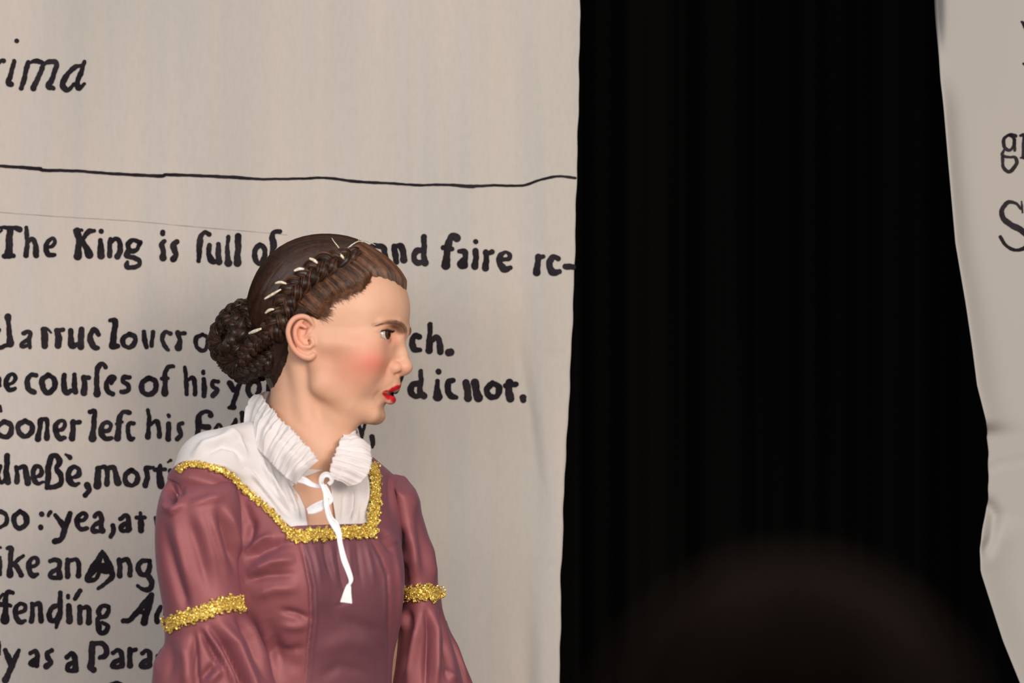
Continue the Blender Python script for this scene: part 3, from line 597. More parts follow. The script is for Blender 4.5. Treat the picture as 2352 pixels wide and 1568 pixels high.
# ---------------------------------------------------------------- right hand banner, torn edge curling towards us
YR = .32
SR = (D0 + YR) / (D0 / K)
redge_pts = [(2150, -500), (2152, 0), (2158, 190), (2174, 380), (2190, 560), (2214, 700), (2229, 800), (2240, 885), (2262, 970), (2268, 992), (2266, 1000), (2271, 1040), (2269, 1060), (2271, 1100), (2269, 1120), (2271, 1150), (2264, 1180), (2252, 1220), (2247, 1260), (2248, 1310), (2264, 1360), (2300, 1470), (2340, 1568), (2420, 1750), (2600, 2100), (2700, 3000), (2720, 3620)]
redge = edge_fn(redge_pts, YR)
def rbanner_y(X, Z):
    L = redge(Z); d = (X - L) / SR; PY = 784 - (Z - CZ) / SR; PX = 1176 + X / SR
    w = 26 + 30 * sstep(300, 1500, PY)
    y = YR - .022 * np.exp(-(d / w) ** 1.5) * sstep(120, 260, PY) * (1 - sstep(960, 1000, PY) * (1 - sstep(1180, 1240, PY))) + .004 * np.sin(PX / 60)
    y = y + .03 * (1 - sstep(0, 150, PY)) * np.exp(-(d / 12) ** 2)
    dd, _ = seg_dist2d(PX, PY, [(2272, 1165), (2285, 1185), (2275, 1230), (2262, 1260)]); y = y + .012 * np.exp(-(dd / 16) ** 2)
    dd, _ = seg_dist2d(PX, PY, [(2270, 1075), (2310, 1062), (2360, 1056)]); y = y + .0022 * np.exp(-(dd / 5) ** 2)
    return y
rb = empty('torn_cloth_banner', (P2W(2700, 0, YR)[0], YR, 0))
tag(rb, 'pale cloth banner with wavy torn edge, right of the black curtain', 'banner')
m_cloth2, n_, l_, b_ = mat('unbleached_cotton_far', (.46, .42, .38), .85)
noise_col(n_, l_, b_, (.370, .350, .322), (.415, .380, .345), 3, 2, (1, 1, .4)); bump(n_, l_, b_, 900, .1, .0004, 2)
o = drape_mesh('cloth', redge, lambda z: np.full(z.shape, P2W(3600, 0, YR)[0]), .012, 3.3, rbanner_y, m_cloth2, 300, 620, .001); rel(o, rb)
# columns denser near the torn edge
V, F = tube(np.array([(P2W(2140, 0, YR)[0], YR, 3.31), (P2W(3620, 0, YR)[0], YR, 3.31)]), .02, 16); o = new_mesh('batten', V, F, m_bat); rel(o, rb)
RINK = [[(866, 624, 18), (838, 618, 14), (812, 640, 16), (815, 675, 18), (838, 690, 14), (858, 668, 16), (858, 636, 16), (838, 618, 14)], [(812, 690, 12), (804, 712, 16), (838, 722, 12), (864, 722, 16), (870, 752, 18), (838, 788, 18), (810, 768, 16), (806, 722, 16)], [(862, 640, 14), (862, 690, 14)],
        [(888, 622, 12), (905, 622, 18), (904, 680, 20), (904, 722, 20)], [(890, 724, 10), (925, 724, 10)], [(925, 640, 14), (950, 618, 16), (960, 640, 16)],
        [(894, 925, 8), (898, 975, 10)], [(890, 958, 12), (865, 932, 14), (830, 930, 20), (804, 962, 22), (808, 1000, 26), (845, 1032, 28), (890, 1055, 30), (925, 1090, 26), (915, 1130, 20), (880, 1148, 16), (840, 1140, 16), (812, 1115, 16), (796, 1088, 18)],
        [(895, 100, 12), (912, 112, 20)], [(903, 292, 12), (915, 300, 16)], [(904, 110, 18), (925, 160, 18)]]
letters = [(0, 3), (3, 6), (6, 9), (9, 10), (10, 11)]
bygl = {}
for i, st in enumerate(RINK):
    A = np.array(st, float); V, F = ribbon(A[:, :2] / 2 + [1900, 0], A[:, 2] / 2, None, 0, 2, .35, 200 + i)
    X = (V[:, 0] - 1176) * SR; Z = CZ + (784 - V[:, 1]) * SR; gi = 0 if i < 3 else 1 if i < 6 else 2 if i < 8 else 4 if i == 9 else 3
    bygl.setdefault(gi, MB()).add(np.stack([X, rbanner_y(X, Z) - .0016, Z], 1), F)
for ink in bygl.values(): o = ink.build('letter', m_ink, None); rel(o, rb)

# ---------------------------------------------------------------- black curtain behind
m_black, n_, l_, b_ = mat('black_velvet', (.0012, .0011, .001), .9)
b_.inputs['Specular IOR Level'].default_value = .1
noise_col(n_, l_, b_, (.0008, .0008, .0007), (.0022, .0019, .0017), 3, 2, (6, 1, .1))
def curt_y(X, Z):
    PX = 1176 + X / ((D0 + 1.1) / (D0 / K))
    return 1.1 + .035 * np.sin(PX / 34 + .6 * np.sin(PX / 90)) + .02 * np.sin(PX / 71 + Z * .5) + .01 * np.sin(PX / 13)
ct = empty('black_stage_curtain', (.2, 1.1, 0)); tag(ct, 'black stage curtain hanging in soft folds between the two pale banners', 'curtain')
o = drape_mesh('curtain_cloth', lambda z: np.full(z.shape, -2.2), lambda z: np.full(z.shape, 2.4), .012, 3.42, curt_y, m_black, 620, 60, .003); rel(o, ct)
V, F = tube(np.array([(-2.3, 1.1, 3.44), (2.5, 1.1, 3.44)]), .025, 16); o = new_mesh('rail', V, F, m_bat); rel(o, ct)

# ================================================================ THE WOMAN: body
YAW = math.radians(11.5); ROLL = math.radians(4)
HX, HY = 750, 788
HO = np.array(P2W(HX, HY, 0.0)); CA, SA_ = 2 * math.cos(YAW), 2 * math.sin(YAW)
Rz = np.array([[math.cos(YAW), math.sin(YAW), 0], [-math.sin(YAW), math.cos(YAW), 0], [0, 0, 1]])
Rx = np.array([[1, 0, 0], [0, math.cos(ROLL), math.sin(ROLL)], [0, -math.sin(ROLL), math.cos(ROLL)]])
HR = Rz @ Rx                                   # columns: face-forward, her left, up
def L2W(p): return HO + (np.asarray(p, float) * .001) @ HR.T
def W2L(p): return ((np.asarray(p, float) - HO) @ HR) * 1000
# torso frame (metres, world); lat = her left, fwd = out of the chest
BC = np.array(P2W(690, 1085, 0.0)); BC[1] = .005
BYAW = math.radians(32)
BL = np.array([math.cos(BYAW), math.sin(BYAW), 0]); BF = np.array([math.sin(BYAW), -math.cos(BYAW), 0])
def BP(lat, fwd, py):
    return np.array([BC[0], BC[1], CZ + (784 - py) * K]) + BL * lat + BF * fwd
def HB(lat, fwd, py): return W2L(BP(lat, fwd, py))

def axis(lo, hi, flo, fhi, f, c):
    a = list(np.arange(flo, fhi, f)); x = flo
    while x > lo: x -= min(c, f + (flo - x) * .12 + f * .5); a.insert(0, x)
    x = a[-1]
    while x < hi: x += min(c, f + (x - fhi) * .12 + f * .5); a.append(x)
    return np.array(a)
fine = FINE
Bg = Grid(axis(-330, 330, -45, 104, fine, 9), axis(-420, 330, -86, 40, fine * 1.0, 9), axis(-1545, 128, -120, 80, fine, 9))
Bg.pad = 1.0
# skull and face masses
Bg.ell((3, 0, 36), (89, 72, 82))
Bg.ell((41, 0, 40), (51.5, 60, 52), 16)
Bg.ell((30, 0, -8), (53, 59, 56), 18)
Bg.ell((20, 0, -48), (48, 47, 42), 16)                    # jaw and floor of the mouth
Bg.cap((-2, 56, 6), (6, 49, -48), 12, 11, 14, sym=True)   # ramus
Bg.chain([(6, 48, -52, 11), (36, 34, -72, 11), (56, 14, -81, 11.5)], 12, sym=True)
Bg.ell((57, 0, -81), (12.5, 15, 12), 8)                   # chin
Bg.ell((56, 0, -46), (26, 25, 24), 14)                    # muzzle
Bg.ell((50, 38, -18), (25, 22, 20), 14, sym=True)         # cheeks
Bg.chain([(64, 42, 0, 7), (40, 56, -6, 7), (14, 62, -4, 6)], 16, sym=True)   # cheek bone
Bg.ell((30, 34, -32), (36, 22, 33), 16, sym=True)
Bg.chain([(90.3, 9, 13.5, 5), (87.5, 22, 18, 5), (73, 42, 18, 5)], 9, sym=True)  # brow ridge
# neck and torso underneath the clothes
n0 = HB(0, 0, 1150)
def rc(lat, fwd, py, r): v = HB(lat, fwd, py); return (v[0], v[1], v[2], r)
Bg.chain([(-18, 0, -15, 48), (-20, -2, -60, 43.5), (-25, -4, -115, 43), (-36, -6, -165, 48)], 14)
Bg.chain([(20, -20, -92, 20), (8, -18, -115, 22)], 20)
Bg.chain([(-22, -44, -30, 8), (-12, -40, -90, 7), (10, -20, -150, 7), rc(-.012, .05, 1088, 7)], 12)    # near sternomastoid
Bg.chain([(-22, 44, -30, 8), (-12, 40, -90, 7), (6, 12, -150, 7), rc(.014, .05, 1088, 7)], 12)
Bg.chain([rc(-.122, -.0, 1110, 32), rc(-.06, -.01, 1062, 32), rc(0, -.01, 1045, 38), rc(.06, -.01, 1095, 28), rc(.12, -.005, 1165, 24)], 26)
def tell(lat, fwd, py, r, k, op='u'):
    c = W2L(BP(lat, fwd, py)); R = np.stack([HR.T @ BL, HR.T @ BF, HR.T @ np.array([0, 0, 1.])], 1)
    Bg.ell(c, r, k, op, R)
tell(0, 0, 1250, (118, 76, 140), 30)
tell(0, .008, 1330, (104, 78, 118), 30)
tell(-.044, .045, 1330, (46, 40, 52), 25); tell(.038, .043, 1330, (44, 38, 50), 25)
tell(0, 0, 1560, (100, 78, 190), 40)
tell(0, -.01, 1770, (120, 88, 140), 40)
Bg.chain([rc(-.02, .062, 1108, 7), rc(-.10, .045, 1092, 6)], 9); Bg.chain([rc(.02, .062, 1108, 7), rc(.10, .045, 1092, 6)], 9)   # collar bones
for s_, pe, ph in ((-1, (-.128, .0, 1600), (-.11, .06, 2010)), (1, (.150, -.01, 1600), (.16, .05, 2010))):
    sh = rc(-.128, .0, 1145, 34) if s_ < 0 else rc(.122, .0, 1160, 27); el = rc(*pe, 28); wr = rc(*ph, 21)
    Bg.chain([sh, el, wr], 20, own=10)
    w = W2L(BP(*ph)); dn = np.array([6, 0, -24.])
    Bg.chain([tuple(w) + (20,), tuple(w + dn * 1.6) + (24,), tuple(w + dn * 3.2) + (22,)], 10)
    for f_ in range(4):
        b0 = w + dn * 3.2 + HR.T @ BF * (26 - 17 * f_); q_ = [1.0, 1.12, 1.05, .85][f_]
        Bg.chain([tuple(b0) + (8.5,), tuple(b0 + dn * 1.5 * q_ + HR.T @ BF * 2) + (8,), tuple(b0 + dn * 2.7 * q_ + HR.T @ BF * 7) + (7,)], 3)
    b0 = w + dn * 1.0 + HR.T @ BF * 18; Bg.chain([tuple(b0) + (10,), tuple(b0 + dn * 1.0 + HR.T @ BF * 20) + (9,), tuple(b0 + dn * 2.1 + HR.T @ BF * 26) + (8,)], 4)
for s_ in (-1, 1):
    Bg.chain([rc(.062 * s_, 0, 1850, 70), rc(.08 * s_, .015, 2900, 52), rc(.08 * s_, .0, 3150, 50), rc(.08 * s_, -.01, 3680, 34)], 30, own=20)
    Bg.chain([rc(.08 * s_, -.02, 3760, 34), rc(.085 * s_, .10, 3795, 27), rc(.09 * s_, .16, 3800, 22)], 14, own=10)

# nose
Bg.chain([(81.5, 0, 14, 8.0), (83.5, 0, 2, 6.8), (88, 0, -12, 6.6), (92.0, 0, -26, 8.2)], 9, own=6)
Bg.ell((92.0, 0, -27.5), (9, 9.5, 8.5), 4)
Bg.ell((81.5, 11.2, -28.8), (9.5, 5.8, 7), 4.0, sym=True)
Bg.ell((86, 0, -32), (9, 5, 6), 4)
Bg.ell((87.5, 9.4, -37.4), (5.5, 3.6, 3.6), 1.5, 's', sym=True)
Bg.bumpg((72, 19, -30), (8, 4, 9), -1.6, sym=True)
# lips: pushed forward, slightly open
Bg.ell((72, 0, -44), (13, 17, 9), 7)
Bg.ell((79, 0, -44), (6, 8, 6), 6)
Bg.chain([(70.5, 17, -56.2, 1.6), (75.4, 11.5, -52.8, 3.8), (79.6, 6, -49.4, 5.8), (81.8, 0, -48.2, 5.6), (79.6, -6, -49.4, 5.8), (75.4, -11.5, -52.8, 3.8), (70.5, -17, -56.2, 1.6)], 2.5, own=3)
Bg.chain([(70.5, 17, -57, 1.4), (73, 10.5, -61, 3.2), (75.8, 5, -64.4, 5.2), (76.2, 0, -64.8, 5.5), (75.8, -5, -64.4, 5.2), (73, -10.5, -61, 3.2), (70.5, -17, -57, 1.4)], 3.0, own=3)
Bg.chain([(68, 15, -57.6, .4), (74, 9, -57.8, 1.3), (78, 0, -58.3, 2.4), (74, -9, -57.8, 1.3), (68, -15, -57.6, .4)], 1.2, 's')
Bg.ell((82, 0, -58.6), (9, 6.5, 2.4), 1.6, 's')
Bg.bumpg((72, 0, -76), (9, 16, 5.5), -2.6)
Bg.bumpg((66, 17, -64), (7, 6, 6), -1.4, sym=True)
Bg.bumpg((64, 21, -58), (6, 4, 6), -1.2, sym=True)
Bg.bumpg((86, 0, -43), (4, 2.2, 5), -.8)
# eyes
EC = np.array([69.5, 29.5, 8.0]); ER = 12.4
Bg.ell((90, 29, 8), (15, 15, 9), 8, 's', sym=True)
Bg.ell((EC[0], EC[1], EC[2]), (ER + 1.5,) * 3, 3.5, sym=True)
for s_ in (-1, 1):
    c = EC * [1, s_, 1]; lo = c - 16; hi = c + 16; sl = Bg.box(lo, hi); X, Y, Z = Bg.coords(sl)
    x, y, z = X - c[0], (Y - c[1]) * s_, Z - c[2]; r = np.sqrt(x * x + y * y + z * z) + 1e-6
    al = np.degrees(np.arctan2(y, x + 0 * y)); be = np.degrees(np.arcsin(z / r))
    t = np.clip((al + 40) / 126, 0, 1); sh = np.sqrt(np.clip(4 * t * (1 - t), 0, 1))
    up = 17.5 * sh ** .9 * (1.05 - .15 * t) + 1 * t; dn = -27 * sh ** .8 * (.65 + .55 * (1 - np.abs(t - .5))) * .9 - 2 + 4 * t
    g = np.minimum(up - be, be - dn) * r * .0175            # >0 inside the opening, in mm
    g = np.where((al < -40) | (al > 86), -2.0, g) + 0 * X
    cut = np.minimum(g, (r - ER + 1.5))                     # carve down to just inside the eyeball
    A = Bg.F[sl]; k = 1.0; h = np.clip(.5 - .5 * (A - cut) / k, 0, 1); Bg.F[sl] = A + (cut - A) * h + k * h * (1 - h)
Bg.bumpg((76, 40, 24), (7, 9, 3), .6, sym=True)
# upper lid crease

# ears, laid out on a plate that leans out from the head
def EP(px, py, out):
    """point of the near ear from its photo position; out = mm out of the skull side"""
    z = (HY - py) / 2; y = -(66 + out); x = (px - HX - SA_ * y) / CA
    return (x, y, z + .07 * y)
def ECH(pts, k, op='u', own=0):
    P = []
    for px, py, out, r in pts: p = EP(px, py, out); P.append((p[0], p[1], p[2], r))
    if len(P) > 2: P = catmull(P, 4)
    Bg.chain(P, k, op, True)
ec = lambda a: [(640 + x / 10.45, 700 + y / 10.45, o, r) for x, y, o, r in a]
ECH(ec([(640, 330, 4, 5), (480, 560, 6, 6), (500, 800, 5, 6.5), (640, 1050, 3, 6.5), (780, 1180, 1, 5)]), 5, own=5)      # plate
ECH(ec([(720, 700, -1, 8), (720, 950, -1, 8)]), 6)
ECH(ec([(640, 560, 11, 7.5), (660, 760, 11, 6.5)]), 4, 's')                                                                # hollow between
ECH(ec([(760, 640, 5.0, 1.8), (880, 520, 5.0, 2.0), (835, 400, 8.0, 2.6), (740, 310, 11, 2.9), (600, 280, 13.5, 3.1), (440, 330, 15.5, 3.1), (330, 470, 17, 3.0), (290, 640, 17, 2.9), (315, 800, 15.5, 2.9), (385, 980, 13, 2.9), (500, 1130, 10, 3.2), (650, 1230, 7, 3.7), (800, 1260, 4.5, 3.9), (880, 1210, 3.5, 3.6)]), 2.0, own=2)
ECH(ec([(700, 540, 8.0, 2.0), (560, 480, 10.5, 2.6), (470, 560, 12, 2.7), (455, 720, 12, 2.6), (500, 870, 10.5, 2.6), (600, 980, 8.5, 2.7), (740, 1010, 7.5, 2.8), (800, 1010, 7, 2.6)]), 2.2, own=2)
ECH(ec([(470, 560, 12, 2.3), (540, 440, 11, 2.2), (620, 380, 9, 1.8)]), 1.8, own=2)
ECH(ec([(860, 830, 5.0, 3.4), (880, 930, 4.5, 3.3)]), 2.6)                                                               # tragus
ECH(ec([(650, 790, 4.0, 1.8), (760, 700, 5.0, 2.0), (800, 640, 5, 2.0)]), 2.0)                                          # crus
ECH(ec([(790, 850, 3, 1.6), (830, 960, 3, 1.4)]), 1.2, 's')
ECH(ec([(700, 900, 8, 3.0), (760, 900, 7, 2.6)]), 2.5, 's')

# torso volume the clothes hang on (metres, world)
Tg = Grid(np.arange(-.50, .06, .0035), np.arange(-.21, .22, .0035), np.arange(.96, 1.47, .0035)); Tg.pad = .0035
BRm = np.stack([BL, BF, np.array([0, 0, 1.])], 1)
def te(lat, fwd, py, r, k, op='u'): Tg.ell(BP(lat, fwd, py), r, k, op, BRm)
def tc_(pts, k): Tg.chain([tuple(BP(a, b, c)) + (r,) for a, b, c, r in pts], k)
te(0, 0, 1254, (.113, .080, .134), 0)
te(0, .010, 1330, (.109, .083, .12), .03)
te(-.046, .050, 1335, (.050, .043, .056), .03); te(.040, .048, 1335, (.047, .041, .054), .03)
te(0, 0, 1560, (.106, .082, .20), .04)
tc_([(-.128, .0, 1112, .037), (-.114, -.003, 1074, .040), (-.06, -.01, 1060, .038), (0, -.01, 1048, .043), (.055, -.01, 1102, .033), (.098, -.005, 1142, .030), (.12, -.0, 1172, .029)], .03)
tc_([(0, .0, 1100, .052), (.0, -.002, 1000, .045)], .02)
BV, BQ = Bg.mesh(2)
BW = L2W(BV)
def tuck_in(W):
    """keep the skin under the bodice inside the clothes"""
    px_, py_ = W2P(W); f = Tg.sample(W); rel_ = (W - BC) @ BL; inb = (np.abs(rel_) < .155) & (py_ > 1052) & (py_ < 1640) & (W[:, 0] > -.49) & (W[:, 0] < .05)
    op = (px_ > 672) & (px_ < 785) & (py_ < 1235) & (((W - BC) @ BF) > 0)
    lim = np.where(op, -.0005, -.0075); ok = inb & (f > lim) & (f < .03); g = Tg.grad(W[ok]); g /= np.linalg.norm(g, axis=1)[:, None] + 1e-9
    wgt = sstep(1052, 1090, py_[ok]); W = W.copy(); W[ok] -= g * ((f[ok] - lim[ok]) * wgt)[:, None]; return W
BW = tuck_in(BW)
# ---- skin colour regions (make-up, natural tint, painted shade in the mouth and above the eyes)
def ellw(c, r, p=2.0):
    c = np.asarray(c, float); r = np.asarray(r, float); d = np.sqrt((((BV - c) / r) ** 2).sum(1)); return d
ay = np.abs(BV[:, 1]); SVp = np.stack([BV[:, 0], ay, BV[:, 2]], 1)
def wg(c, r): d = (((SVp - np.asarray(c, float)) / np.asarray(r, float)) ** 2).sum(1); return np.exp(-d)
blush = np.clip(0.34 * wg((62, 38, -25), (22, 26, 16)) + .30 * wg((64, 36, -24), (12, 22, 9)) + .30 * wg((46, 50, -28), (34, 26, 28)), 0, 1)
def chmask(pts, fe, shrink):
    P = np.array(pts, float); best = np.full(len(SVp), 1e9)
    for i in range(len(P) - 1):
        a = P[i, :3]; d = P[i + 1, :3] - a; t = np.clip(((SVp - a) @ d) / (d @ d), 0, 1)
        f = np.linalg.norm(SVp - a - t[:, None] * d, axis=1) - (P[i, 3] + (P[i + 1, 3] - P[i, 3]) * t); best = np.minimum(best, f)
    return 1 - sstep(shrink, shrink + fe, best)
lip = np.maximum(chmask([(71, 17.5, -56.2, 1.7), (76, 11.5, -53.2, 3.9), (80.6, 6, -50.6, 5.6), (82.8, 0, -50.0, 5.4)], .7, .1),
                 chmask([(71, 17, -57, 1.6), (73.6, 10.5, -60.8, 3.4), (76.8, 5, -63.8, 5.1), (77.4, 0, -64.2, 5.4)], .7, .2))
nearL = (SVp[:, 0] > 60) & (SVp[:, 2] < -42) & (SVp[:, 2] > -74)
lip = lip * nearL
mouth = 1 - sstep(0, 1.5, np.sqrt(((SVp[:, 0] - 74) / 6) ** 2 + (SVp[:, 1] / 9) ** 2 + ((SVp[:, 2] + 58.2) / 1.9) ** 2) - 1)  # shade of the open mouth gap, painted near-black
lash = np.zeros(len(BV))
for s_ in (-1, 1):
    c = EC * [1, s_, 1]; d = BV - c; r = np.linalg.norm(d, axis=1); y = d[:, 1] * s_
    al = np.degrees(np.arctan2(y, d[:, 0])); be = np.degrees(np.arcsin(np.clip(d[:, 2] / r, -1, 1)))
    t = np.clip((al + 40) / 126, 0, 1); sh = np.sqrt(np.clip(4 * t * (1 - t), 0, 1)); up = 17.5 * sh ** .9 * (1.05 - .15 * t) + t; dnn = -27 * sh ** .8 * (.65 + .55 * (1 - np.abs(t - .5))) * .9 - 2 + 4 * t
    e = np.exp(-((be - up) / 7.0) ** 2) * (al > -42) * (al < 96) + .35 * np.exp(-((be - dnn) / 6.) ** 2) * (al > -30) * (al < 88)
    lash = np.maximum(lash, e * (r < ER + 3.5) * (r > ER - 3)); P_ = EC + [-1.5, 15.5, 1.5]; dt = np.sqrt((((BV * [1, s_, 1] - P_) / [7, 4.5, 1.9]) ** 2).sum(1)); lash = np.maximum(lash, .5 * np.exp(-dt ** 2))
red = np.clip(.75 * wg((92, 0, -30), (9, 12, 9)) * .5 + .6 * wg((-14, 80, 2), (14, 12, 30)) + .6 * wg((80, 30, 18), (12, 16, 5)) + .45 * wg((84, 18, 3), (10, 7, 9)) + .35 * wg((82, 30, -3), (10, 14, 7)), 0, 1)  # nose and ear tint, plus painted shading between brow and eye
brow = np.zeros(len(BV))
def browline(): return np.array([(93.5, 13, 14.3), (92, 18, 16.5), (88.5, 26, 19.3), (83, 34, 20.8), (75.5, 42, 20.3), (67, 49, 17.3)], float)
bl = catmull(browline(), 6)
for i in range(len(bl) - 1):
    a = bl[i]; d = bl[i + 1] - a; t = np.clip(((SVp - a) @ d) / (d @ d), 0, 1); f = np.linalg.norm((SVp - a - t[:, None] * d) * [.5, .6, 1], axis=1)
    u = (i + t) / len(bl); brow = np.maximum(brow, (1 - sstep(2.6, 7.0 - 3.2 * u, f)) * (1 - .6 * sstep(.3, 1, u)))

m_skin, n_, l_, b_ = mat('skin', (.78, .46, .32), .48)
b_.inputs['Subsurface Weight'].default_value = .14; b_.inputs['Subsurface Radius'].default_value = (.010, .004, .002); b_.inputs['Subsurface Scale'].default_value = 1.0
b_.inputs['Specular IOR Level'].default_value = .35
nzs, crs = noise_col(n_, l_, None, (.65, .360, .230), (.71, .41, .275), 22, 3, (1, 1, 1), (.3, .7))
last = crs.outputs[0]
for nm, colr in (('red', (.78, .29, .20)), ('blush', (.80, .155, .115)), ('brow', (.13, .055, .028)), ('lash', (.045, .016, .010)), ('lip', (.56, .012, .022)), ('mouth', (.02, .003, .004))):
    at = n_.new('ShaderNodeAttribute'); at.attribute_name = nm; mx = n_.new('ShaderNodeMixRGB'); mx.inputs[2].default_value = (*colr, 1)
    l_.new(at.outputs['Fac'], mx.inputs[0]); l_.new(last, mx.inputs[1]); last = mx.outputs[0]
l_.new(last, b_.inputs['Base Color'])
at = n_.new('ShaderNodeAttribute'); at.attribute_name = 'lip'; mr = n_.new('ShaderNodeMapRange'); mr.inputs[3].default_value = .5; mr.inputs[4].default_value = .3
l_.new(at.outputs['Fac'], mr.inputs[0]); l_.new(mr.outputs[0], b_.inputs['Roughness'])
bump(n_, l_, b_, 900, .10, .0004, 2)

PERSON = empty('person', (BC[0], BC[1], 0))
tag(PERSON, 'woman in a mauve satin gown and white ruffled chemise, braided hair, standing before lettered banner', 'person')
def rp(o, par=PERSON):
    o.parent = par; root = par
    while root.parent: root = root.parent
    o.matrix_parent_inverse = Matrix.Translation(-Vector(root.location)); return o
def sub(o, par):
    o.parent = par; return o
body = rp(new_mesh('body', BW, BQ, m_skin))
for nm, a in (('red', red), ('blush', blush), ('brow', np.clip(brow, 0, 1) * .8), ('lash', np.clip(lash, 0, 1)), ('lip', lip), ('mouth', mouth)):
    at = body.data.attributes.new(nm, 'FLOAT', 'POINT'); at.data.foreach_set('value', a.astype(np.float32))

# eyeballs
m_eye, n_, l_, b_ = mat('eyeball', (.75, .72, .66), .08)
tc = n_.new('ShaderNodeTexCoord'); vm = n_.new('ShaderNodeVectorMath'); vm.operation = 'NORMALIZE'; dp = n_.new('ShaderNodeVectorMath'); dp.operation = 'DOT_PRODUCT'
gz = np.array([1, -.34, .03]); gz = HR @ (gz / np.linalg.norm(gz)); dp.inputs[1].default_value = gz
cr = n_.new('ShaderNodeValToRGB'); l_.new(tc.outputs['Object'], vm.inputs[0]); l_.new(vm.outputs[0], dp.inputs[0]); l_.new(dp.outputs['Value'], cr.inputs[0]); l_.new(cr.outputs[0], b_.inputs['Base Color'])
e = cr.color_ramp.elements; e[0].position = .0; e[0].color = (.50, .45, .40, 1); e[1].position = .855; e[1].color = (.50, .45, .40, 1)
for p, c in ((.872, (.03, .012, .006, 1)), (.90, (.075, .03, .012, 1)), (.97, (.06, .022, .008, 1)), (.978, (.002, .002, .002, 1)), (1.0, (.002, .002, .002, 1))):
    q_ = e.new(p); q_.color = c
for s_ in (-1, 1):
    u = np.linspace(0, math.pi, 25); v = np.linspace(0, 2 * math.pi, 32, endpoint=False)
    V = np.stack([np.sin(u)[:, None] * np.cos(v), np.sin(u)[:, None] * np.sin(v), np.cos(u)[:, None] + 0 * v], -1).reshape(-1, 3)
    gl = np.array([1, -.34, .03]); gl /= np.linalg.norm(gl); dd = V @ gl
    V = V * (ER + .9 * sstep(.88, 1.0, dd))[:, None] * .001
    o = new_mesh('eye', V @ HR.T, grid_faces(25, 32, True), m_eye); o.location = L2W(EC * [1, s_, 1]); rp(o)
# eyelashes: short curved hairs along the upper lid
m_lash, n_, l_, b_ = mat('lash_hair', (.03, .012, .008), .5); noise_col(n_, l_, b_, (.02, .009, .006), (.045, .018, .01), 60)
for s_ in (-1, 1):
    mb = MB()
    for al in np.linspace(-25, 82, 38):
        t = (al + 40) / 126; sh = math.sqrt(4 * t * (1 - t)); up = 17.5 * sh ** .9 * (1.05 - .15 * t) + t - 1
        a_, b2 = math.radians(al), math.radians(up); d = np.array([math.cos(a_) * math.cos(b2), math.sin(a_) * math.cos(b2) * s_, math.sin(b2)]); c = EC * [1, s_, 1]
        p0 = c + d * (ER + .9); p1 = p0 + d * 2.6 + [0, 0, -.6]; p2 = p0 + d * 4.6 + [0, .3 * s_, .5]
        V, F = tube(L2W(catmull([p0, p1, p2], 3)), np.linspace(.00022, .00005, 7), 4); mb.add(V, F)
    rp(mb.build('eyelashes', m_lash))
# eyebrow hairs
m_brow, n_, l_, b_ = mat('brow_hair', (.12, .055, .03), .55); noise_col(n_, l_, b_, (.17, .08, .045), (.30, .15, .09), 60)
for s_ in (-1, 1):
    mb = MB(); pts = []; dirs = []
    for i in range(640):
        u = rng.uniform() ** 1.1; k_ = u * (len(bl) - 1); i0 = min(int(k_), len(bl) - 2); c = bl[i0] + (bl[i0 + 1] - bl[i0]) * (k_ - i0)
        w = (4.4 - 3.2 * u); dv = rng.normal() * .42
        pts.append((c[0] + 4, (c[1] - (3.5 if s_ > 0 else 0)) * s_, c[2] + dv * w - (3.2 if s_ > 0 else 0))); t_ = bl[i0 + 1] - bl[i0]; t_ = t_ / np.linalg.norm(t_); t_[2] += .75 * (1 - u) - .25 * dv * (u > .2); dirs.append(t_ * [1, s_, 1])
    pts = np.array(pts); dirs = np.array(dirs)
    for _ in range(6):
        g = Bg.grad(pts); pts = pts - g * (Bg.sample(pts) / ((g * g).sum(1) + 1e-6))[:, None]
    g = Bg.grad(pts); g /= np.linalg.norm(g, axis=1)[:, None]
    for p, d, n in zip(pts, dirs, g):
        d = d - (d @ n) * n; d /= np.linalg.norm(d); Lh = rng.uniform(3, 5)
        V, F = tube(L2W(np.array([p - n * .2, p + d * Lh * .5 + n * (.5 if s_ < 0 else 1.2), p + d * Lh + n * (.2 if s_ < 0 else .9)])), np.array([.00012, .00012, .00004]), 3); mb.add(V, F)
    rp(mb.build('eyebrow', m_brow))
# ================================================================ HAIR
CAMP = W2L(np.array([0, -D0, CZ]))
def pxdir(px, py):
    px = np.atleast_1d(px).astype(float); py = np.atleast_1d(py).astype(float)
    P = np.stack([(px - 1176) * K, 0 * px, CZ + (784 - py) * K], 1); P = W2L(P); d = P - CAMP
    return P, d / np.linalg.norm(d, axis=1)[:, None]
def hitpx(grid, px, py, iso=0.0, n=260):
    P, d = pxdir(px, py); return grid.raymarch(P, d, -190, 160, n, iso)

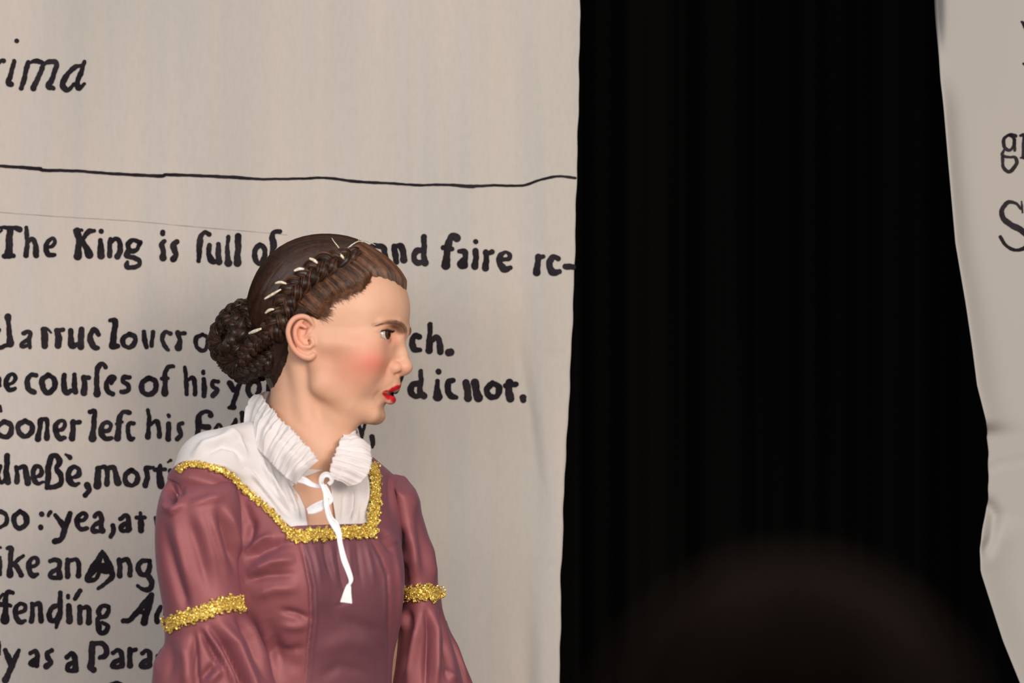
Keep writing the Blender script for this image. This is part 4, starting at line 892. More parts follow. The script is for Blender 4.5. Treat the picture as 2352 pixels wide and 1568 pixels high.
Hg = Grid(np.arange(-135, 112, 2.), np.arange(-98, 98, 2.), np.arange(-96, 140, 2.)); Hg.pad = 2.
Hg.ell((3, 0, 36), (89, 72, 82)); Hg.ell((41, 0, 40), (51.5, 60, 52), 16); Hg.ell((30, 0, -8), (53, 59, 56), 18)
Hg.ell((20, 0, -48), (48, 47, 42), 16); Hg.cap((-2, 56, 6), (6, 49, -48), 12, 11, 14, sym=True)
Hg.chain([(66, 44, 2, 7), (40, 59, -4, 7), (12, 65, 0, 6)], 12, sym=True)
Hg.chain([(-18, 0, -15, 48), (-20, -2, -60, 43.5), (-25, -4, -115, 43)], 14)
Hg.chain([(-24, -50, -26, 9), (-12, -42, -90, 8)], 12); Hg.chain([(-24, 50, -26, 9), (-12, 42, -90, 8)], 12)
HLT = np.array([0, 8, 16, 28, 36, 41, 48, 60, 71, 79, 85, 95, 104, 115, 126, 139, 150, 180.])
HLZ = np.array([61, 64, 69, 73, 73, 66, 57, 51, 45, 32, 20, 14, 9, 3, -20, -40, -52, -56.])
X, Y, Z = np.meshgrid(*Hg.g, indexing='ij')
th = np.degrees(np.arctan2(np.abs(Y), X)); zh = np.interp(th, HLT, HLZ)
zh = zh + .8 * np.sin(th * .9) + .6 * np.sin(th * 2.3)
tt = np.clip((Z - zh) * .42, -1.2, 1e3)
cap_t = 4.5 + 3.0 * sstep(20, -60, X) + 2.5 * sstep(60, 110, Z) * sstep(70, 20, X)
tt = np.minimum(tt, cap_t + 0 * tt)
earm = ((X + 3) / 14) ** 2 + ((Z - 3) / 20) ** 2
tt = np.where((earm < 1.6) & (np.abs(Y) > 40), np.minimum(tt, -3 + 6 * sstep(.9, 1.6, earm)), tt)
Hg.F = (Hg.F - tt).astype(np.float32)
HC = np.array([-6., 0, 30.])
HCV, HCQ = Hg.mesh(1)
zq = np.interp(np.degrees(np.arctan2(np.abs(HCV[:, 1]), HCV[:, 0])), HLT, HLZ)
gk = HCV[:, 2] - zq + 4
HCV, HCT = clip_mesh(HCV, HCQ, gk)

def proj(P, iso=0.0):
    """push points radially onto the hair surface"""
    d = P - HC; d /= np.linalg.norm(d, axis=1)[:, None]; lo = np.full(len(P), 30.); hi = np.full(len(P), 140.)
    for _ in range(18):
        m = (lo + hi) / 2; f = Hg.sample(HC + d * m[:, None]) - iso; lo = np.where(f < 0, m, lo); hi = np.where(f < 0, hi, m)
    return HC + d * ((lo + hi) / 2)[:, None]
def arc(S, E, n=22, bow=None, iso=0.):
    a = S - HC; b = E - HC; ra, rb = np.linalg.norm(a), np.linalg.norm(b); a = a / ra; b = b / rb; w = math.acos(np.clip(a @ b, -1, 1)) + 1e-6
    t = np.linspace(0, 1, n); D = (np.sin((1 - t) * w)[:, None] * a + np.sin(t * w)[:, None] * b) / math.sin(w)
    if bow is not None: D = D + bow * np.sin(t * math.pi)[:, None]; D /= np.linalg.norm(D, axis=1)[:, None]
    return HC + D * 90
mY = np.array([1, -1, 1.])
def L(pts): p, h = hitpx(Hg, [a for a, b in pts], [b for a, b in pts]); return p
strand_P, strand_R, strand_C = [], [], []
def strands(S, E, count, bow=None, lift=(.1, .9), r=(.22, .5), spread=.0, seed=1, shade=(0, 1), mirror=False, lockn=9, n=22):
    r_ = np.random.default_rng(seed); S = np.asarray(S); E = np.asarray(E)
    all_ = []
    for i in range(count):
        v = r_.uniform(); k1 = v * (len(S) - 1); i1 = min(int(k1), len(S) - 2); s = S[i1] + (S[i1 + 1] - S[i1]) * (k1 - i1)
        k2 = v * (len(E) - 1); i2 = min(int(k2), len(E) - 2); e = E[i2] + (E[i2 + 1] - E[i2]) * (k2 - i2)
        s = s + r_.normal(size=3) * spread; e = e + r_.normal(size=3) * spread * .6
        bb = None if bow is None else np.asarray(bow) * (1 + .15 * r_.normal())
        all_.append(arc(s, e, n, bb))
        lock = .5 + .5 * math.sin(v * lockn * 6.28 + 1.3 * math.sin(v * 13)); lf = lift[0] + (lift[1] - lift[0]) * (.55 * lock + .45 * r_.uniform())
        strand_R.append((r_.uniform(*r), lf)); strand_C.append(np.clip(shade[0] + (shade[1] - shade[0]) * (.5 * lock + .5 * r_.uniform()), 0, 1))
    A = proj(np.vstack(all_)).reshape(count, n, 3); strand_P.extend(list(A))
    if mirror:
        strand_P.extend(list(A * mY)); strand_R.extend(strand_R[-count:]); strand_C.extend(strand_C[-count:])
# landmark lines (near side from the photo, far side mirrored)
def guide_strands(guides, count, seed=1, lift=(0, .8), r=(.22, .45), shade=(0, 1), lockn=5, n=24, mirror=True, jit=1.5):
    r_ = np.random.default_rng(seed); G = [resample(catmull(np.array(g, float), 8), n) for g in guides]; P2 = []
    for i in range(count):
        v = r_.uniform(); k = v * (len(G) - 1); i0 = min(int(k), len(G) - 2); p = G[i0] + (G[i0 + 1] - G[i0]) * (k - i0); p = p + r_.normal(size=2) * jit
        P2.append(p); lock = .5 + .5 * math.sin(v * lockn * 6.28 + 1.3 * math.sin(v * 13)); u = r_.uniform()
        strand_R.append((r_.uniform(*r), lift[0] + (lift[1] - lift[0]) * (.55 * lock + .45 * u))); strand_C.append(shade[0] + (shade[1] - shade[0]) * (.5 * lock + .5 * r_.uniform()))
    Q = np.vstack(P2); P, h = hitpx(Hg, Q[:, 0], Q[:, 1]); P = P.reshape(count, n, 3); ok = h.reshape(count, n).all(1)
    P = P[ok]; strand_R[-count:] = [a for a, k in zip(strand_R[-count:], ok) if k]; strand_C[-len(ok):] = [a for a, k in zip(strand_C[-len(ok):], ok) if k]; count = len(P); strand_P.extend(list(P))
    if mirror: strand_P.extend(list(P * mY)); strand_R.extend(strand_R[-count:]); strand_C.extend(strand_C[-count:])
guide_strands([[(788, 592), (745, 600), (700, 626), (668, 660), (640, 700), (622, 735), (604, 765)], [(785, 581), (735, 584), (685, 606), (645, 646), (618, 692), (603, 732), (592, 754)],
               [(790, 573), (735, 569), (680, 588), (632, 633), (605, 686), (592, 724), (588, 746)], [(800, 566), (735, 555), (674, 574), (624, 624), (596, 682), (586, 718), (582, 738)]], 1600, seed=21, shade=(0, .5), r=(.25, .5))
bun_in = np.array([-88., 0, -6])
front_line = L([(785, 590), (800, 573), (822, 562)])
fl = np.vstack([front_line, [front_line[-1] * [1, .3, 1] + [0, 0, 3], front_line[-1] * [1, -.6, 1] + [0, 0, 3]], front_line[::-1] * mY])
hl_near = L([(846, 634), (868, 637), (893, 645)])
mid = np.array([[92, -8, 62.], [92, 4, 61.], [88, 20, 66.], [74, 38, 71.]])
hl = proj(np.vstack([hl_near, mid, hl_near[:1] * mY]))
fl = proj(fl)
strands(fl, np.array([[-86, -26, 6], [-90, -12, 16], [-92, 0, 20], [-90, 12, 16], [-86, 26, 6.]]), 1700, seed=3, shade=(0, .52), lockn=7, r=(.25, .5), lift=(0, .8))
strands(hl, fl, 1500, seed=4, shade=(.35, 1), lockn=9, spread=.8, r=(.18, .36), lift=(0, .9))
# far side of the head, simple sweep back
strands(fl[4:] * 1.0, np.array([[-80, 34, 0], [-70, 46, -10.]]), 300, seed=5, shade=(0, .7))
# near side: above the ear, swept up and back into the braid
braid_px = [(812, 584), (783, 596), (752, 606), (723, 624), (694, 650), (668, 680), (652, 712), (640, 742), (622, 768), (600, 786)]
brL = L(braid_px[:9]); 
hs = L([(848, 634), (842, 652), (828, 667), (800, 679), (768, 687), (752, 700), (742, 722), (728, 722)])
strands(hs, L([(800, 592), (782, 600), (762, 606), (742, 618), (722, 632), (704, 652), (690, 672), (676, 694)]), 1500, seed=6, shade=(.2, 1), spread=1.3, lift=(0, 3.0), mirror=True, lockn=8, n=14, r=(.18, .38))
nh = L([(700, 716), (680, 722), (664, 745), (655, 780), (640, 820), (626, 856)])
strands(nh, L([(690, 690), (668, 700), (655, 725), (640, 755), (620, 790), (610, 810)]), 700, seed=8, shade=(.0, .5), spread=1.2, mirror=True, n=12)
guide_strands([[(676, 745), (655, 765), (630, 790), (605, 812)], [(664, 775), (645, 800), (622, 820), (602, 835)], [(652, 800), (638, 822), (622, 838), (606, 846)], [(640, 832), (630, 845), (618, 855), (608, 860)], [(628, 868), (620, 868), (612, 868), (606, 866)]], 700, seed=41, shade=(0, .35), n=10, lift=(0, .9))
# flyaway baby hairs along the temple
strands(L([(768, 700), (764, 716), (757, 738)]), L([(738, 694), (728, 706), (716, 716)]), 320, seed=9, spread=3.0, lift=(1.0, 2.6), r=(.10, .2), mirror=True, n=8, shade=(.6, 1))
strands(L([(850, 637), (838, 668), (800, 688), (766, 702)]), L([(830, 632), (812, 660), (786, 670), (748, 686)]), 600, seed=12, spread=3.2, lift=(1.0, 2.4), r=(.10, .2), mirror=True, n=8, shade=(.7, 1))

m_hair, n_, l_, b_ = mat('brown_hair', (.06, .03, .018), .38)
b_.inputs['Specular IOR Level'].default_value = .42
at = n_.new('ShaderNodeAttribute'); at.attribute_name = 'shade'; cr = n_.new('ShaderNodeValToRGB'); l_.new(at.outputs['Fac'], cr.inputs[0])
e = cr.color_ramp.elements; e[0].color = (.014, .007, .0045, 1); e[1].color = (.21, .098, .050, 1); q_ = e.new(.5); q_.color = (.058, .025, .013, 1)
nz4, cr4 = noise_col(n_, l_, None, (.65, .6, .55), (1.2, 1.1, 1.0), 160, 2)
mx = n_.new('ShaderNodeMixRGB'); mx.blend_type = 'MULTIPLY'; mx.inputs[0].default_value = .8; l_.new(cr.outputs[0], mx.inputs[1]); l_.new(cr4.outputs[0], mx.inputs[2]); l_.new(mx.outputs[0], b_.inputs['Base Color'])

def batch_tubes(P, R, sides=3):
    """many equal-length strands at once. P (m,n,3) mm; R (m,n)"""
    m, n, _ = P.shape; T = np.gradient(P, axis=1); T /= np.linalg.norm(T, axis=2)[..., None] + 1e-9
    ref = P - HC; N = ref - (ref * T).sum(2)[..., None] * T; N /= np.linalg.norm(N, axis=2)[..., None] + 1e-9; B = np.cross(T, N)
    a = np.arange(sides) * 2 * math.pi / sides + math.pi / 2
    V = P[:, :, None] + R[:, :, None, None] * (np.cos(a)[None, None, :, None] * N[:, :, None] + np.sin(a)[None, None, :, None] * B[:, :, None])
    V = V.reshape(-1, 3); base = (np.arange(m) * n * sides)[:, None, None]; i = np.arange(n - 1)[None, :, None]; j = np.arange(sides)[None, None, :]; j2 = (j + 1) % sides
    F = np.stack([base + i * sides + j + 0 * j2, base + i * sides + j2, base + (i + 1) * sides + j2, base + (i + 1) * sides + j], -1).reshape(-1, 4)
    return V, F
Vs, Fs, Cs = [L2W(HCV)], [], [np.full(len(HCV), .12)]
tri = np.column_stack([HCT, HCT[:, 2]])
off = len(HCV); quads = []
by = {}
for P, (r, lf), c in zip(strand_P, strand_R, strand_C): by.setdefault(len(P), []).append((P, r, lf, c))
for n, lst in by.items():
    P = np.array([a[0] for a in lst]); r = np.array([a[1] for a in lst]); lf = np.array([a[2] for a in lst]); c = np.array([a[3] for a in lst])
    t = np.linspace(0, 1, n)[None, :]; d = P - HC; d /= np.linalg.norm(d, axis=2)[..., None]
    P = P + d * (lf[:, None] * (.35 + .65 * np.sin(np.pi * np.clip(t, 0, 1))) - .1)[..., None]
    R = r[:, None] * (.35 + .65 * np.minimum(1, 4 * np.minimum(t + .02, 1.02 - t)))
    V, F = batch_tubes(P, R); Vs.append(L2W(V)); quads.append(F + off); off += len(V); Cs.append(np.repeat(c, n * 3))
def mixed_mesh(name, V, quads, tris, m, shade):
    me = bpy.data.meshes.new(name); nq, nt = len(quads), len(tris)
    me.vertices.add(len(V)); me.vertices.foreach_set('co', V.astype(np.float32).ravel()); me.loops.add(nq * 4 + nt * 3)
    me.loops.foreach_set('vertex_index', np.concatenate([quads.ravel(), tris.ravel()]).astype(np.int32)); me.polygons.add(nq + nt)
    me.polygons.foreach_set('loop_start', np.concatenate([np.arange(nq) * 4, nq * 4 + np.arange(nt) * 3]).astype(np.int32)); me.update(calc_edges=True)
    me.polygons.foreach_set('use_smooth', np.ones(nq + nt, bool)); me.materials.append(m)
    a = me.attributes.new('shade', 'FLOAT', 'POINT'); a.data.foreach_set('value', shade.astype(np.float32))
    o = bpy.data.objects.new(name, me); COL.objects.link(o); return o
hair = rp(mixed_mesh('hair', np.vstack(Vs), np.vstack(quads), HCT, m_hair, np.concatenate(Cs)))
tag(hair, 'dark brown hair swept back smoothly into a low bun')

def braid(C, N, width, period, r, name, parent, seed=0, hairs=46, depth=.55, shade=(.1, .8), taper=None, nstr=3):
    """three-strand plait; C centre line (local mm), N outward normals"""
    Ln = np.r_[0, np.cumsum(np.linalg.norm(np.diff(C, axis=0), axis=1))]; n = int(Ln[-1] / 1.1); t = np.linspace(0, Ln[-1], n)
    C = np.stack([np.interp(t, Ln, C[:, i]) for i in range(3)], 1); N = np.stack([np.interp(t, Ln, N[:, i]) for i in range(3)], 1)
    T = np.gradient(C, axis=0); T /= np.linalg.norm(T, axis=1)[:, None]; N = N - (N * T).sum(1)[:, None] * T; N /= np.linalg.norm(N, axis=1)[:, None]; B = np.cross(T, N)
    tp = np.ones(n) if taper is None else np.interp(t / t[-1], *taper); mbv, mbf, mbc = [], [], []; off = 0; r_ = np.random.default_rng(seed)
    for k in range(nstr):
        ph = 2 * math.pi * t / period + 2 * math.pi * k / nstr
        ph = ph + .35 * np.sin(t / 23. + seed + k); cx = width * (.5 + .06 * np.sin(t / 11 + k * 2)) * np.sin(ph) * tp; cz = depth * width * .5 * np.sin(2 * ph) * tp
        P = C + B * cx[:, None] + N * cz[:, None]
        T2 = np.gradient(P, axis=0); T2 /= np.linalg.norm(T2, axis=1)[:, None]; N2 = N - (N * T2).sum(1)[:, None] * T2; N2 /= np.linalg.norm(N2, axis=1)[:, None]; B2 = np.cross(T2, N2)
        ang = np.linspace(0, 2 * math.pi, 10, endpoint=False); rr = (r * tp)[:, None, None]
        V = P[:, None] + rr * (.93 * np.cos(ang)[None, :, None] * N2[:, None] * .85 + .93 * np.sin(ang)[None, :, None] * B2[:, None])
        mbv.append(V.reshape(-1, 3)); mbf.append(grid_faces(n, 10, True) + off); mbc.append(np.full(n * 10, .08)); off += n * 10
        S = []; RR = []; cc = []
        for h in range(hairs):
            a = 2 * math.pi * h / hairs + r_.uniform(-.1, .1) + .35 * np.sin(t / 14 + r_.uniform(0, 6)); rad = r * tp * (1 + .07 * np.sin(t / 9 + r_.uniform(0, 6)) + r_.uniform(-.04, .1))
            S.append(P + (rad * np.cos(a))[:, None] * N2 * .85 + (rad * np.sin(a))[:, None] * B2); RR.append(np.full(n, r_.uniform(.24, .46)) * np.maximum(tp, .4)); cc.append(shade[0] + (shade[1] - shade[0]) * r_.uniform())
        S = np.array(S); V, F = batch_tubes(S, np.array(RR)); mbv.append(V); mbf.append(F + off); off += len(V); mbc.append(np.repeat(cc, n * 3))
    return sub_(mixed_mesh(name, L2W(np.vstack(mbv)), np.vstack(mbf), np.zeros((0, 3), int), m_hair, np.concatenate(mbc)), parent)
def sub_(o, par):
    o.parent = par
    if par.parent is None: o.matrix_parent_inverse = Matrix.Translation(-Vector(par.location))
    return o
bc = catmull(L([(822, 578)] + braid_px[1:9]), 10); bc = proj(bc); g = Hg.grad(bc); g /= np.linalg.norm(g, axis=1)[:, None]
bc = bc + g * 2.0
braid(bc, g, 17, 40, 6.6, 'braid', hair, 1, shade=(.15, .95), taper=([0, .12, .3, 1], [.35, .75, 1, 1]))
braid(bc * mY, g * mY, 17, 40, 6.6, 'braid', hair, 2, shade=(.15, .95), taper=([0, .12, .3, 1], [.35, .75, 1, 1]))
# locks feeding the braid from the face side
BN = np.array([-93., -2, 3]); BR_ = np.array([40., 38, 44])
core_u = np.linspace(0, math.pi, 20); core_v = np.linspace(0, 2 * math.pi, 28, endpoint=False)
CV = np.stack([np.sin(core_u)[:, None] * np.cos(core_v), np.sin(core_u)[:, None] * np.sin(core_v), np.cos(core_u)[:, None] + 0 * core_v], -1).reshape(-1, 3)
bun = sub_(new_mesh('bun', L2W(BN + CV * (BR_ - 7)), grid_faces(20, 28, True), m_hair), hair)
a = bun.data.attributes.new('shade', 'FLOAT', 'POINT'); a.data.foreach_set('value', np.full(len(CV), .03, np.float32))
tag(bun, 'low bun of coiled plaits')
ax = np.array([-.55, -.80, .22]); ax /= np.linalg.norm(ax); e1 = np.cross(ax, [0, 0, 1.]); e1 /= np.linalg.norm(e1); e2 = np.cross(ax, e1)
tq = np.linspace(0, 1, 260); lat = np.radians(-48 + 128 * tq ** 1.05); lon = 2 * math.pi * 3.9 * tq + 1.1
dirn = np.sin(lat)[:, None] * ax + np.cos(lat)[:, None] * (np.cos(lon)[:, None] * e1 + np.sin(lon)[:, None] * e2)
dirn /= np.linalg.norm(dirn, axis=1)[:, None]
CC = BN + dirn * (BR_ - 4.5) * (1 + .05 * np.sin(lon * 2.7))[:, None]
braid(CC, dirn, 14, 34, 6.2, 'bun_coil', bun, 5, hairs=42, shade=(.0, .62), taper=([0, .03, .96, 1], [.4, 1, 1, .4]))
# end of the near plait tucked round the bun
tail = np.vstack([bc[-8:], [[-62, -58, 2], [-78, -48, -14], [-94, -36, -26], [-108, -22, -36]]]); tail = catmull(tail[::2], 8); tn = tail - np.array([-70, 0, 0.]); tn /= np.linalg.norm(tn, axis=1)[:, None]
braid(tail, tn, 13, 28, 5.2, 'bun_coil', bun, 6, hairs=42, shade=(.05, .6), taper=([0, .9, 1], [1, 1, .3]))
lo_ = catmull(np.array([[-52, -50, -14], [-66, -44, -28], [-86, -30, -34], [-104, -4, -36], [-92, 28, -34], [-62, 50, -16.]]), 10); ln = lo_ - np.array([-80, 0, 0.]); ln /= np.linalg.norm(ln, axis=1)[:, None]
braid(lo_, ln, 12, 26, 5.6, 'bun_coil', bun, 7, hairs=42, shade=(.0, .45), taper=([0, .1, .9, 1], [.4, 1, 1, .4]))

# cream cord woven through the hair
m_cord, n_, l_, b_ = mat('cream_cord', (.80, .70, .50), .3); noise_col(n_, l_, b_, (.66, .50, .28), (.95, .88, .74), 260, 2); b_.inputs['Sheen Weight'].default_value = .3
def cord(pts, r=1.1, lift=2.6, flat=.8):
    P, h = hitpx(Hg, [a for a, b in pts], [b for a, b in pts]); g = Hg.grad(P); g /= np.linalg.norm(g, axis=1)[:, None]
    C = catmull(P + g * lift, 7) if len(P) > 1 else P
    n = len(C); V, F = tube(L2W(C), r * .00082 * (.45 + .5 * np.sin(np.linspace(.1, math.pi - .1, n)) + .03 * np.sin(np.arange(n) * 1.7)), 10, flat=flat)
    mb = MB(); mb.add(V, F); return sub_(mb.build('hair_ribbon', m_cord), hair)
cord([(762, 549), (768, 558), (776, 568), (783, 579), (782, 586), (776, 588)], .85, 1.3)
cord([(834, 558), (822, 557), (810, 563), (800, 571), (790, 580), (778, 585), (773, 584)], .95, 1.5)
cord([(822, 553), (842, 556), (862, 565)], .8, 1.2)
cord([(776, 589), (783, 597), (790, 605)], 1.9, 8.0); cord([(793, 576), (800, 581)], 1.7, 2.6)
cord([(716, 606), (725, 610), (733, 616)], 2.4, 12.0); cord([(684, 632), (694, 628), (705, 628)], 2.4, 12.0)
cord([(645, 658), (656, 656), (668, 659)], 2.1, 12); cord([(622, 690), (637, 681), (656, 670)], 1.9, 11)
cord([(626, 719), (634, 713), (643, 711)], 2.2, 13); cord([(595, 759), (606, 755), (619, 750)], 2.6, 14)
# ================================================================ CLOTHES
def hitT(px, py, iso=0.0, n=240):
    px = np.atleast_1d(px).astype(float); py = np.atleast_1d(py).astype(float)
    C = np.array([0, -D0, CZ]); P = np.stack([(px - 1176) * K, 0 * px, CZ + (784 - py) * K], 1); d = P - C; d /= np.linalg.norm(d, axis=1)[:, None]
    return Tg.raymarch(P, d, -.24, .24, n, iso)
def snapT(P, iso):
    P = np.array(P, float)
    for _ in range(6):
        g = Tg.grad(P); P = P - g * ((Tg.sample(P) - iso) / ((g * g).sum(1) + 1e-6))[:, None]
    return P
def normals(V, Q):
    n = np.cross(V[Q[:, 2]] - V[Q[:, 0]], V[Q[:, -1]] - V[Q[:, 1]]) if Q.shape[1] == 4 else np.cross(V[Q[:, 1]] - V[Q[:, 0]], V[Q[:, 2]] - V[Q[:, 0]])
    N = np.zeros_like(V)
    for i in range(Q.shape[1]): np.add.at(N, Q[:, i], n)
    return N / (np.linalg.norm(N, axis=1)[:, None] + 1e-12)
FG = 1.75
def stamp(V, N, folds, front=True):
    """raise / sink the surface along soft lines given in photo pixels: (polyline, width px, height mm)"""
    PX, PY = W2P(V); h = np.zeros(len(V)); m = (N[:, 1] < .25) if front else np.ones(len(V), bool)
    for poly, w, a in folds:
        d, t = seg_dist2d(PX, PY, poly); h += FG * a * .001 * np.exp(-(d / w) ** 2) * np.minimum(1, 3.2 * np.minimum(t + .02, 1.02 - t))
    h = h * sstep(.35, -.15, N[:, 1]) if front else h
    return V + N * h[:, None]
def upsample(V, Q):
    """one linear subdivision of a quad/tri mesh through bmesh-free numpy"""
    k = Q.shape[1]; E = np.sort(np.vstack([Q[:, [i, (i + 1) % k]] for i in range(k)]), axis=1); U, inv = np.unique(E, axis=0, return_inverse=True); inv = inv.ravel()
    n = len(V); m = len(Q); mid = (V[U[:, 0]] + V[U[:, 1]]) / 2; e = [inv[i * m:(i + 1) * m] + n for i in range(k)]
    if k == 3: return np.vstack([V, mid]), np.vstack([np.stack([Q[:, 0], e[0], e[2]], 1), np.stack([Q[:, 1], e[1], e[0]], 1), np.stack([Q[:, 2], e[2], e[1]], 1), np.stack(e, 1)])
    c = V[Q].mean(1); ci = n + len(U) + np.arange(m)
    return np.vstack([V, mid, c]), np.vstack([np.stack([Q[:, i], e[i], ci, e[(i + 3) % 4]], 1) for i in range(4)])

# ---- satin
def satin(name, c1, c2):
    m, n_, l_, b_ = mat(name, c1, .56); b_.inputs['Metallic'].default_value = .22
    lw = n_.new('ShaderNodeLayerWeight'); lw.inputs[0].default_value = .42; mx = n_.new('ShaderNodeMixRGB')
    tc = n_.new('ShaderNodeTexCoord'); nz = n_.new('ShaderNodeTexNoise'); nz.inputs['Scale'].default_value = 700; l_.new(tc.outputs['Object'], nz.inputs[0])
    mr = n_.new('ShaderNodeMapRange'); mr.inputs[3].default_value = .88; mr.inputs[4].default_value = 1.12; l_.new(nz.outputs[0], mr.inputs[0])
    mx.inputs[1].default_value = (*c1, 1); mx.inputs[2].default_value = (*c2, 1); l_.new(lw.outputs['Facing'], mx.inputs[0])
    mu = n_.new('ShaderNodeMixRGB'); mu.blend_type = 'MULTIPLY'; mu.inputs[0].default_value = 1; l_.new(mx.outputs[0], mu.inputs[1]); l_.new(mr.outputs[0], mu.inputs[2])
    l_.new(mu.outputs[0], b_.inputs['Base Color']); b_.inputs['Sheen Weight'].default_value = .10; b_.inputs['Sheen Roughness'].default_value = .35; b_.inputs['Sheen Tint'].default_value = (.75, .70, .95, 1)
    b_.inputs['Specular IOR Level'].default_value = .4
    bump(n_, l_, b_, 45, .12, .001, 2, (1, 1, .35))
    return m
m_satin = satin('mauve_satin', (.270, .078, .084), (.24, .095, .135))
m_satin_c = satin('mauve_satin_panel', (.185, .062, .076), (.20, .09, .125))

# ---- gown bodice
GI = .0045
V0, Q0 = surface_nets(Tg.F - GI, *Tg.g)
V0, Q0 = upsample(V0, Q0)
for _ in range(2):
    g = Tg.grad(V0); V0 = V0 - g * ((Tg.sample(V0) - GI) / ((g * g).sum(1) + 1e-6))[:, None]
N0 = normals(V0, Q0)
if (N0 * (V0 - BC * [1, 1, 0] - [0, 0, 1.25])).sum(1).mean() < 0: N0 = -N0; Q0 = Q0[:, ::-1]
neck_poly = [(425, 1058), (470, 1062), (515, 1078), (560, 1114), (600, 1148), (640, 1186), (668, 1210), (682, 1207), (760, 1204), (836, 1202), (848, 1194), (856, 1150), (860, 1100), (857, 1045), (857, 800), (380, 800), (395, 1050)]
PX, PY = W2P(V0); fw = (V0 - BC) @ BF
gfront = poly_sd(PX, PY, neck_poly) * K
back = (CZ + (784 - 1085) * K) - V0[:, 2]
w = sstep(-.02, .015, fw)
gcl = gfront * w + back * (1 - w)
gown_folds = [
    # sunburst of drag lines from the near armpit to the bust
    ([(560, 1290), (610, 1262), (672, 1240)], 13, -4.5), ([(560, 1268), (600, 1240), (628, 1228)], 8, 3.0), ([(566, 1318), (620, 1292), (680, 1282)], 12, 4.0),
    ([(562, 1335), (610, 1322), (680, 1318)], 9, -2.6), ([(650, 1240), (670, 1235), (690, 1230)], 8, 2), ([(560, 1262), (575, 1225), (585, 1190)], 10, -3),
    ([(575, 1370), (630, 1352), (690, 1350)], 14, 2.5), ([(640, 1400), (680, 1408), (716, 1422)], 8, -2.4), ([(640, 1436), (675, 1440), (712, 1436)], 10, 1.5),
    ([(640, 1494), (670, 1494), (704, 1484)], 10, -1.8), ([(620, 1530), (660, 1520), (706, 1512)], 14, 1.0), ([(612, 1470), (640, 1510), (700, 1525)], 22, -4), ([(615, 1420), (640, 1500), (650, 1568)], 16, -3.0), ([(560, 1400), (590, 1470), (612, 1560)], 16, -4),
    # seams of the centre panel
    ([(686, 1235), (702, 1290), (714, 1350), (716, 1420), (708, 1490), (703, 1568)], 4.2, -1.8), ([(694, 1235), (711, 1290), (723, 1350), (725, 1420), (717, 1490), (712, 1568)], 5, 1.0),
    ([(855, 1245), (875, 1280), (890, 1320), (893, 1380), (892, 1440), (893, 1500), (890, 1568)], 4.2, -1.8), ([(848, 1245), (867, 1285), (882, 1325), (885, 1380), (884, 1440)], 5, 1.0),
    ([(905, 1250), (912, 1300), (918, 1360), (914, 1430), (905, 1500)], 5, 2.0),
    # gathers under the gold neckline
    ([(742, 1240), (748, 1280), (762, 1330)], 5, -1.12), ([(757, 1240), (763, 1290), (776, 1350)], 6, 1.26), ([(772, 1240), (780, 1300), (792, 1368)], 5, -1.40), ([(800, 1240), (803, 1290), (808, 1340)], 6, 0.91),
    ([(818, 1240), (824, 1290), (832, 1350)], 6, -0.91), ([(838, 1236), (850, 1290), (862, 1350)], 6, 1.12), ([(715, 1240), (728, 1290), (738, 1340)], 6, 0.84),
    ([(872, 1225), (890, 1250), (906, 1272)], 7, -2.45), ([(880, 1212), (900, 1235), (912, 1250)], 7, 1.75),
    ([(765, 1395), (800, 1380), (812, 1376)], 5, -0.70), ([(780, 1420), (830, 1440), (888, 1452)], 16, -1.26), ([(720, 1500), (800, 1470), (870, 1490)], 22, 1.54), ([(730, 1558), (780, 1530), (860, 1548)], 14, -1.12), ([(850, 1440), (872, 1490), (880, 1568)], 12, -1.40),
    # shoulder
    ([(398, 1104), (388, 1130), (388, 1160)], 12, -13), ([(400, 1100), (440, 1096), (490, 1112), (520, 1130)], 14, 2.2), ([(420, 1160), (470, 1140), (520, 1132)], 10, 2.6), ([(548, 1120), (575, 1200), (570, 1260)], 12, -2.4),
    ([(895, 1080), (897, 1130), (902, 1190)], 6, -2.4), ([(700, 1300), (600, 1180), (520, 1100)], 30, 1.0),
]
V1 = stamp(V0, N0, gown_folds)
VV, TT = clip_mesh(V1, Q0, gcl)
# drop the open bottom (skirt takes over)
gown = rp(new_mesh('gown', VV, TT, m_satin))
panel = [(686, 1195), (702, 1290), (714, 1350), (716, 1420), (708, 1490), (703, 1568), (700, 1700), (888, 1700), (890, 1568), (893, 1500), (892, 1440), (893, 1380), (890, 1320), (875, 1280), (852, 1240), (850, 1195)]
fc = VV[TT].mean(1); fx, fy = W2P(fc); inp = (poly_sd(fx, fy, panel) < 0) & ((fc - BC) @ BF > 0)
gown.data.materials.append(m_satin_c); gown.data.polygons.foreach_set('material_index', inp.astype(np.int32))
mod(gown, 'SOLIDIFY', thickness=.0012, offset=-1)
tag(gown, 'mauve satin bodice and skirt')
# skirt: gathered cone to the stage
nz_, na = 60, 180; zz = np.linspace(1.115, .015, nz_); ang = np.linspace(0, 2 * math.pi, na, endpoint=False); V = []
for i, z in enumerate(zz):
    t = i / (nz_ - 1); a_ = .1125 + .045 * sstep(.0, .12, t) + .15 * t; b_2 = .0885 + .040 * sstep(.0, .12, t) + .125 * t
    f = 1 + (.05 + .02 * t) * np.sin(ang * 17 + 1.5 * np.sin(ang * 3)) * sstep(0, .2, t)
    for a, ff in zip(ang, f): p = BC * [1, 1, 0] + BL * (a_ * ff * math.cos(a)) + BF * (b_2 * ff * math.sin(a)); V.append((p[0], p[1], z))
o = sub_(new_mesh('skirt', V, grid_faces(nz_, na, True), m_satin), gown); mod(o, 'SOLIDIFY', thickness=.0015, offset=-1)

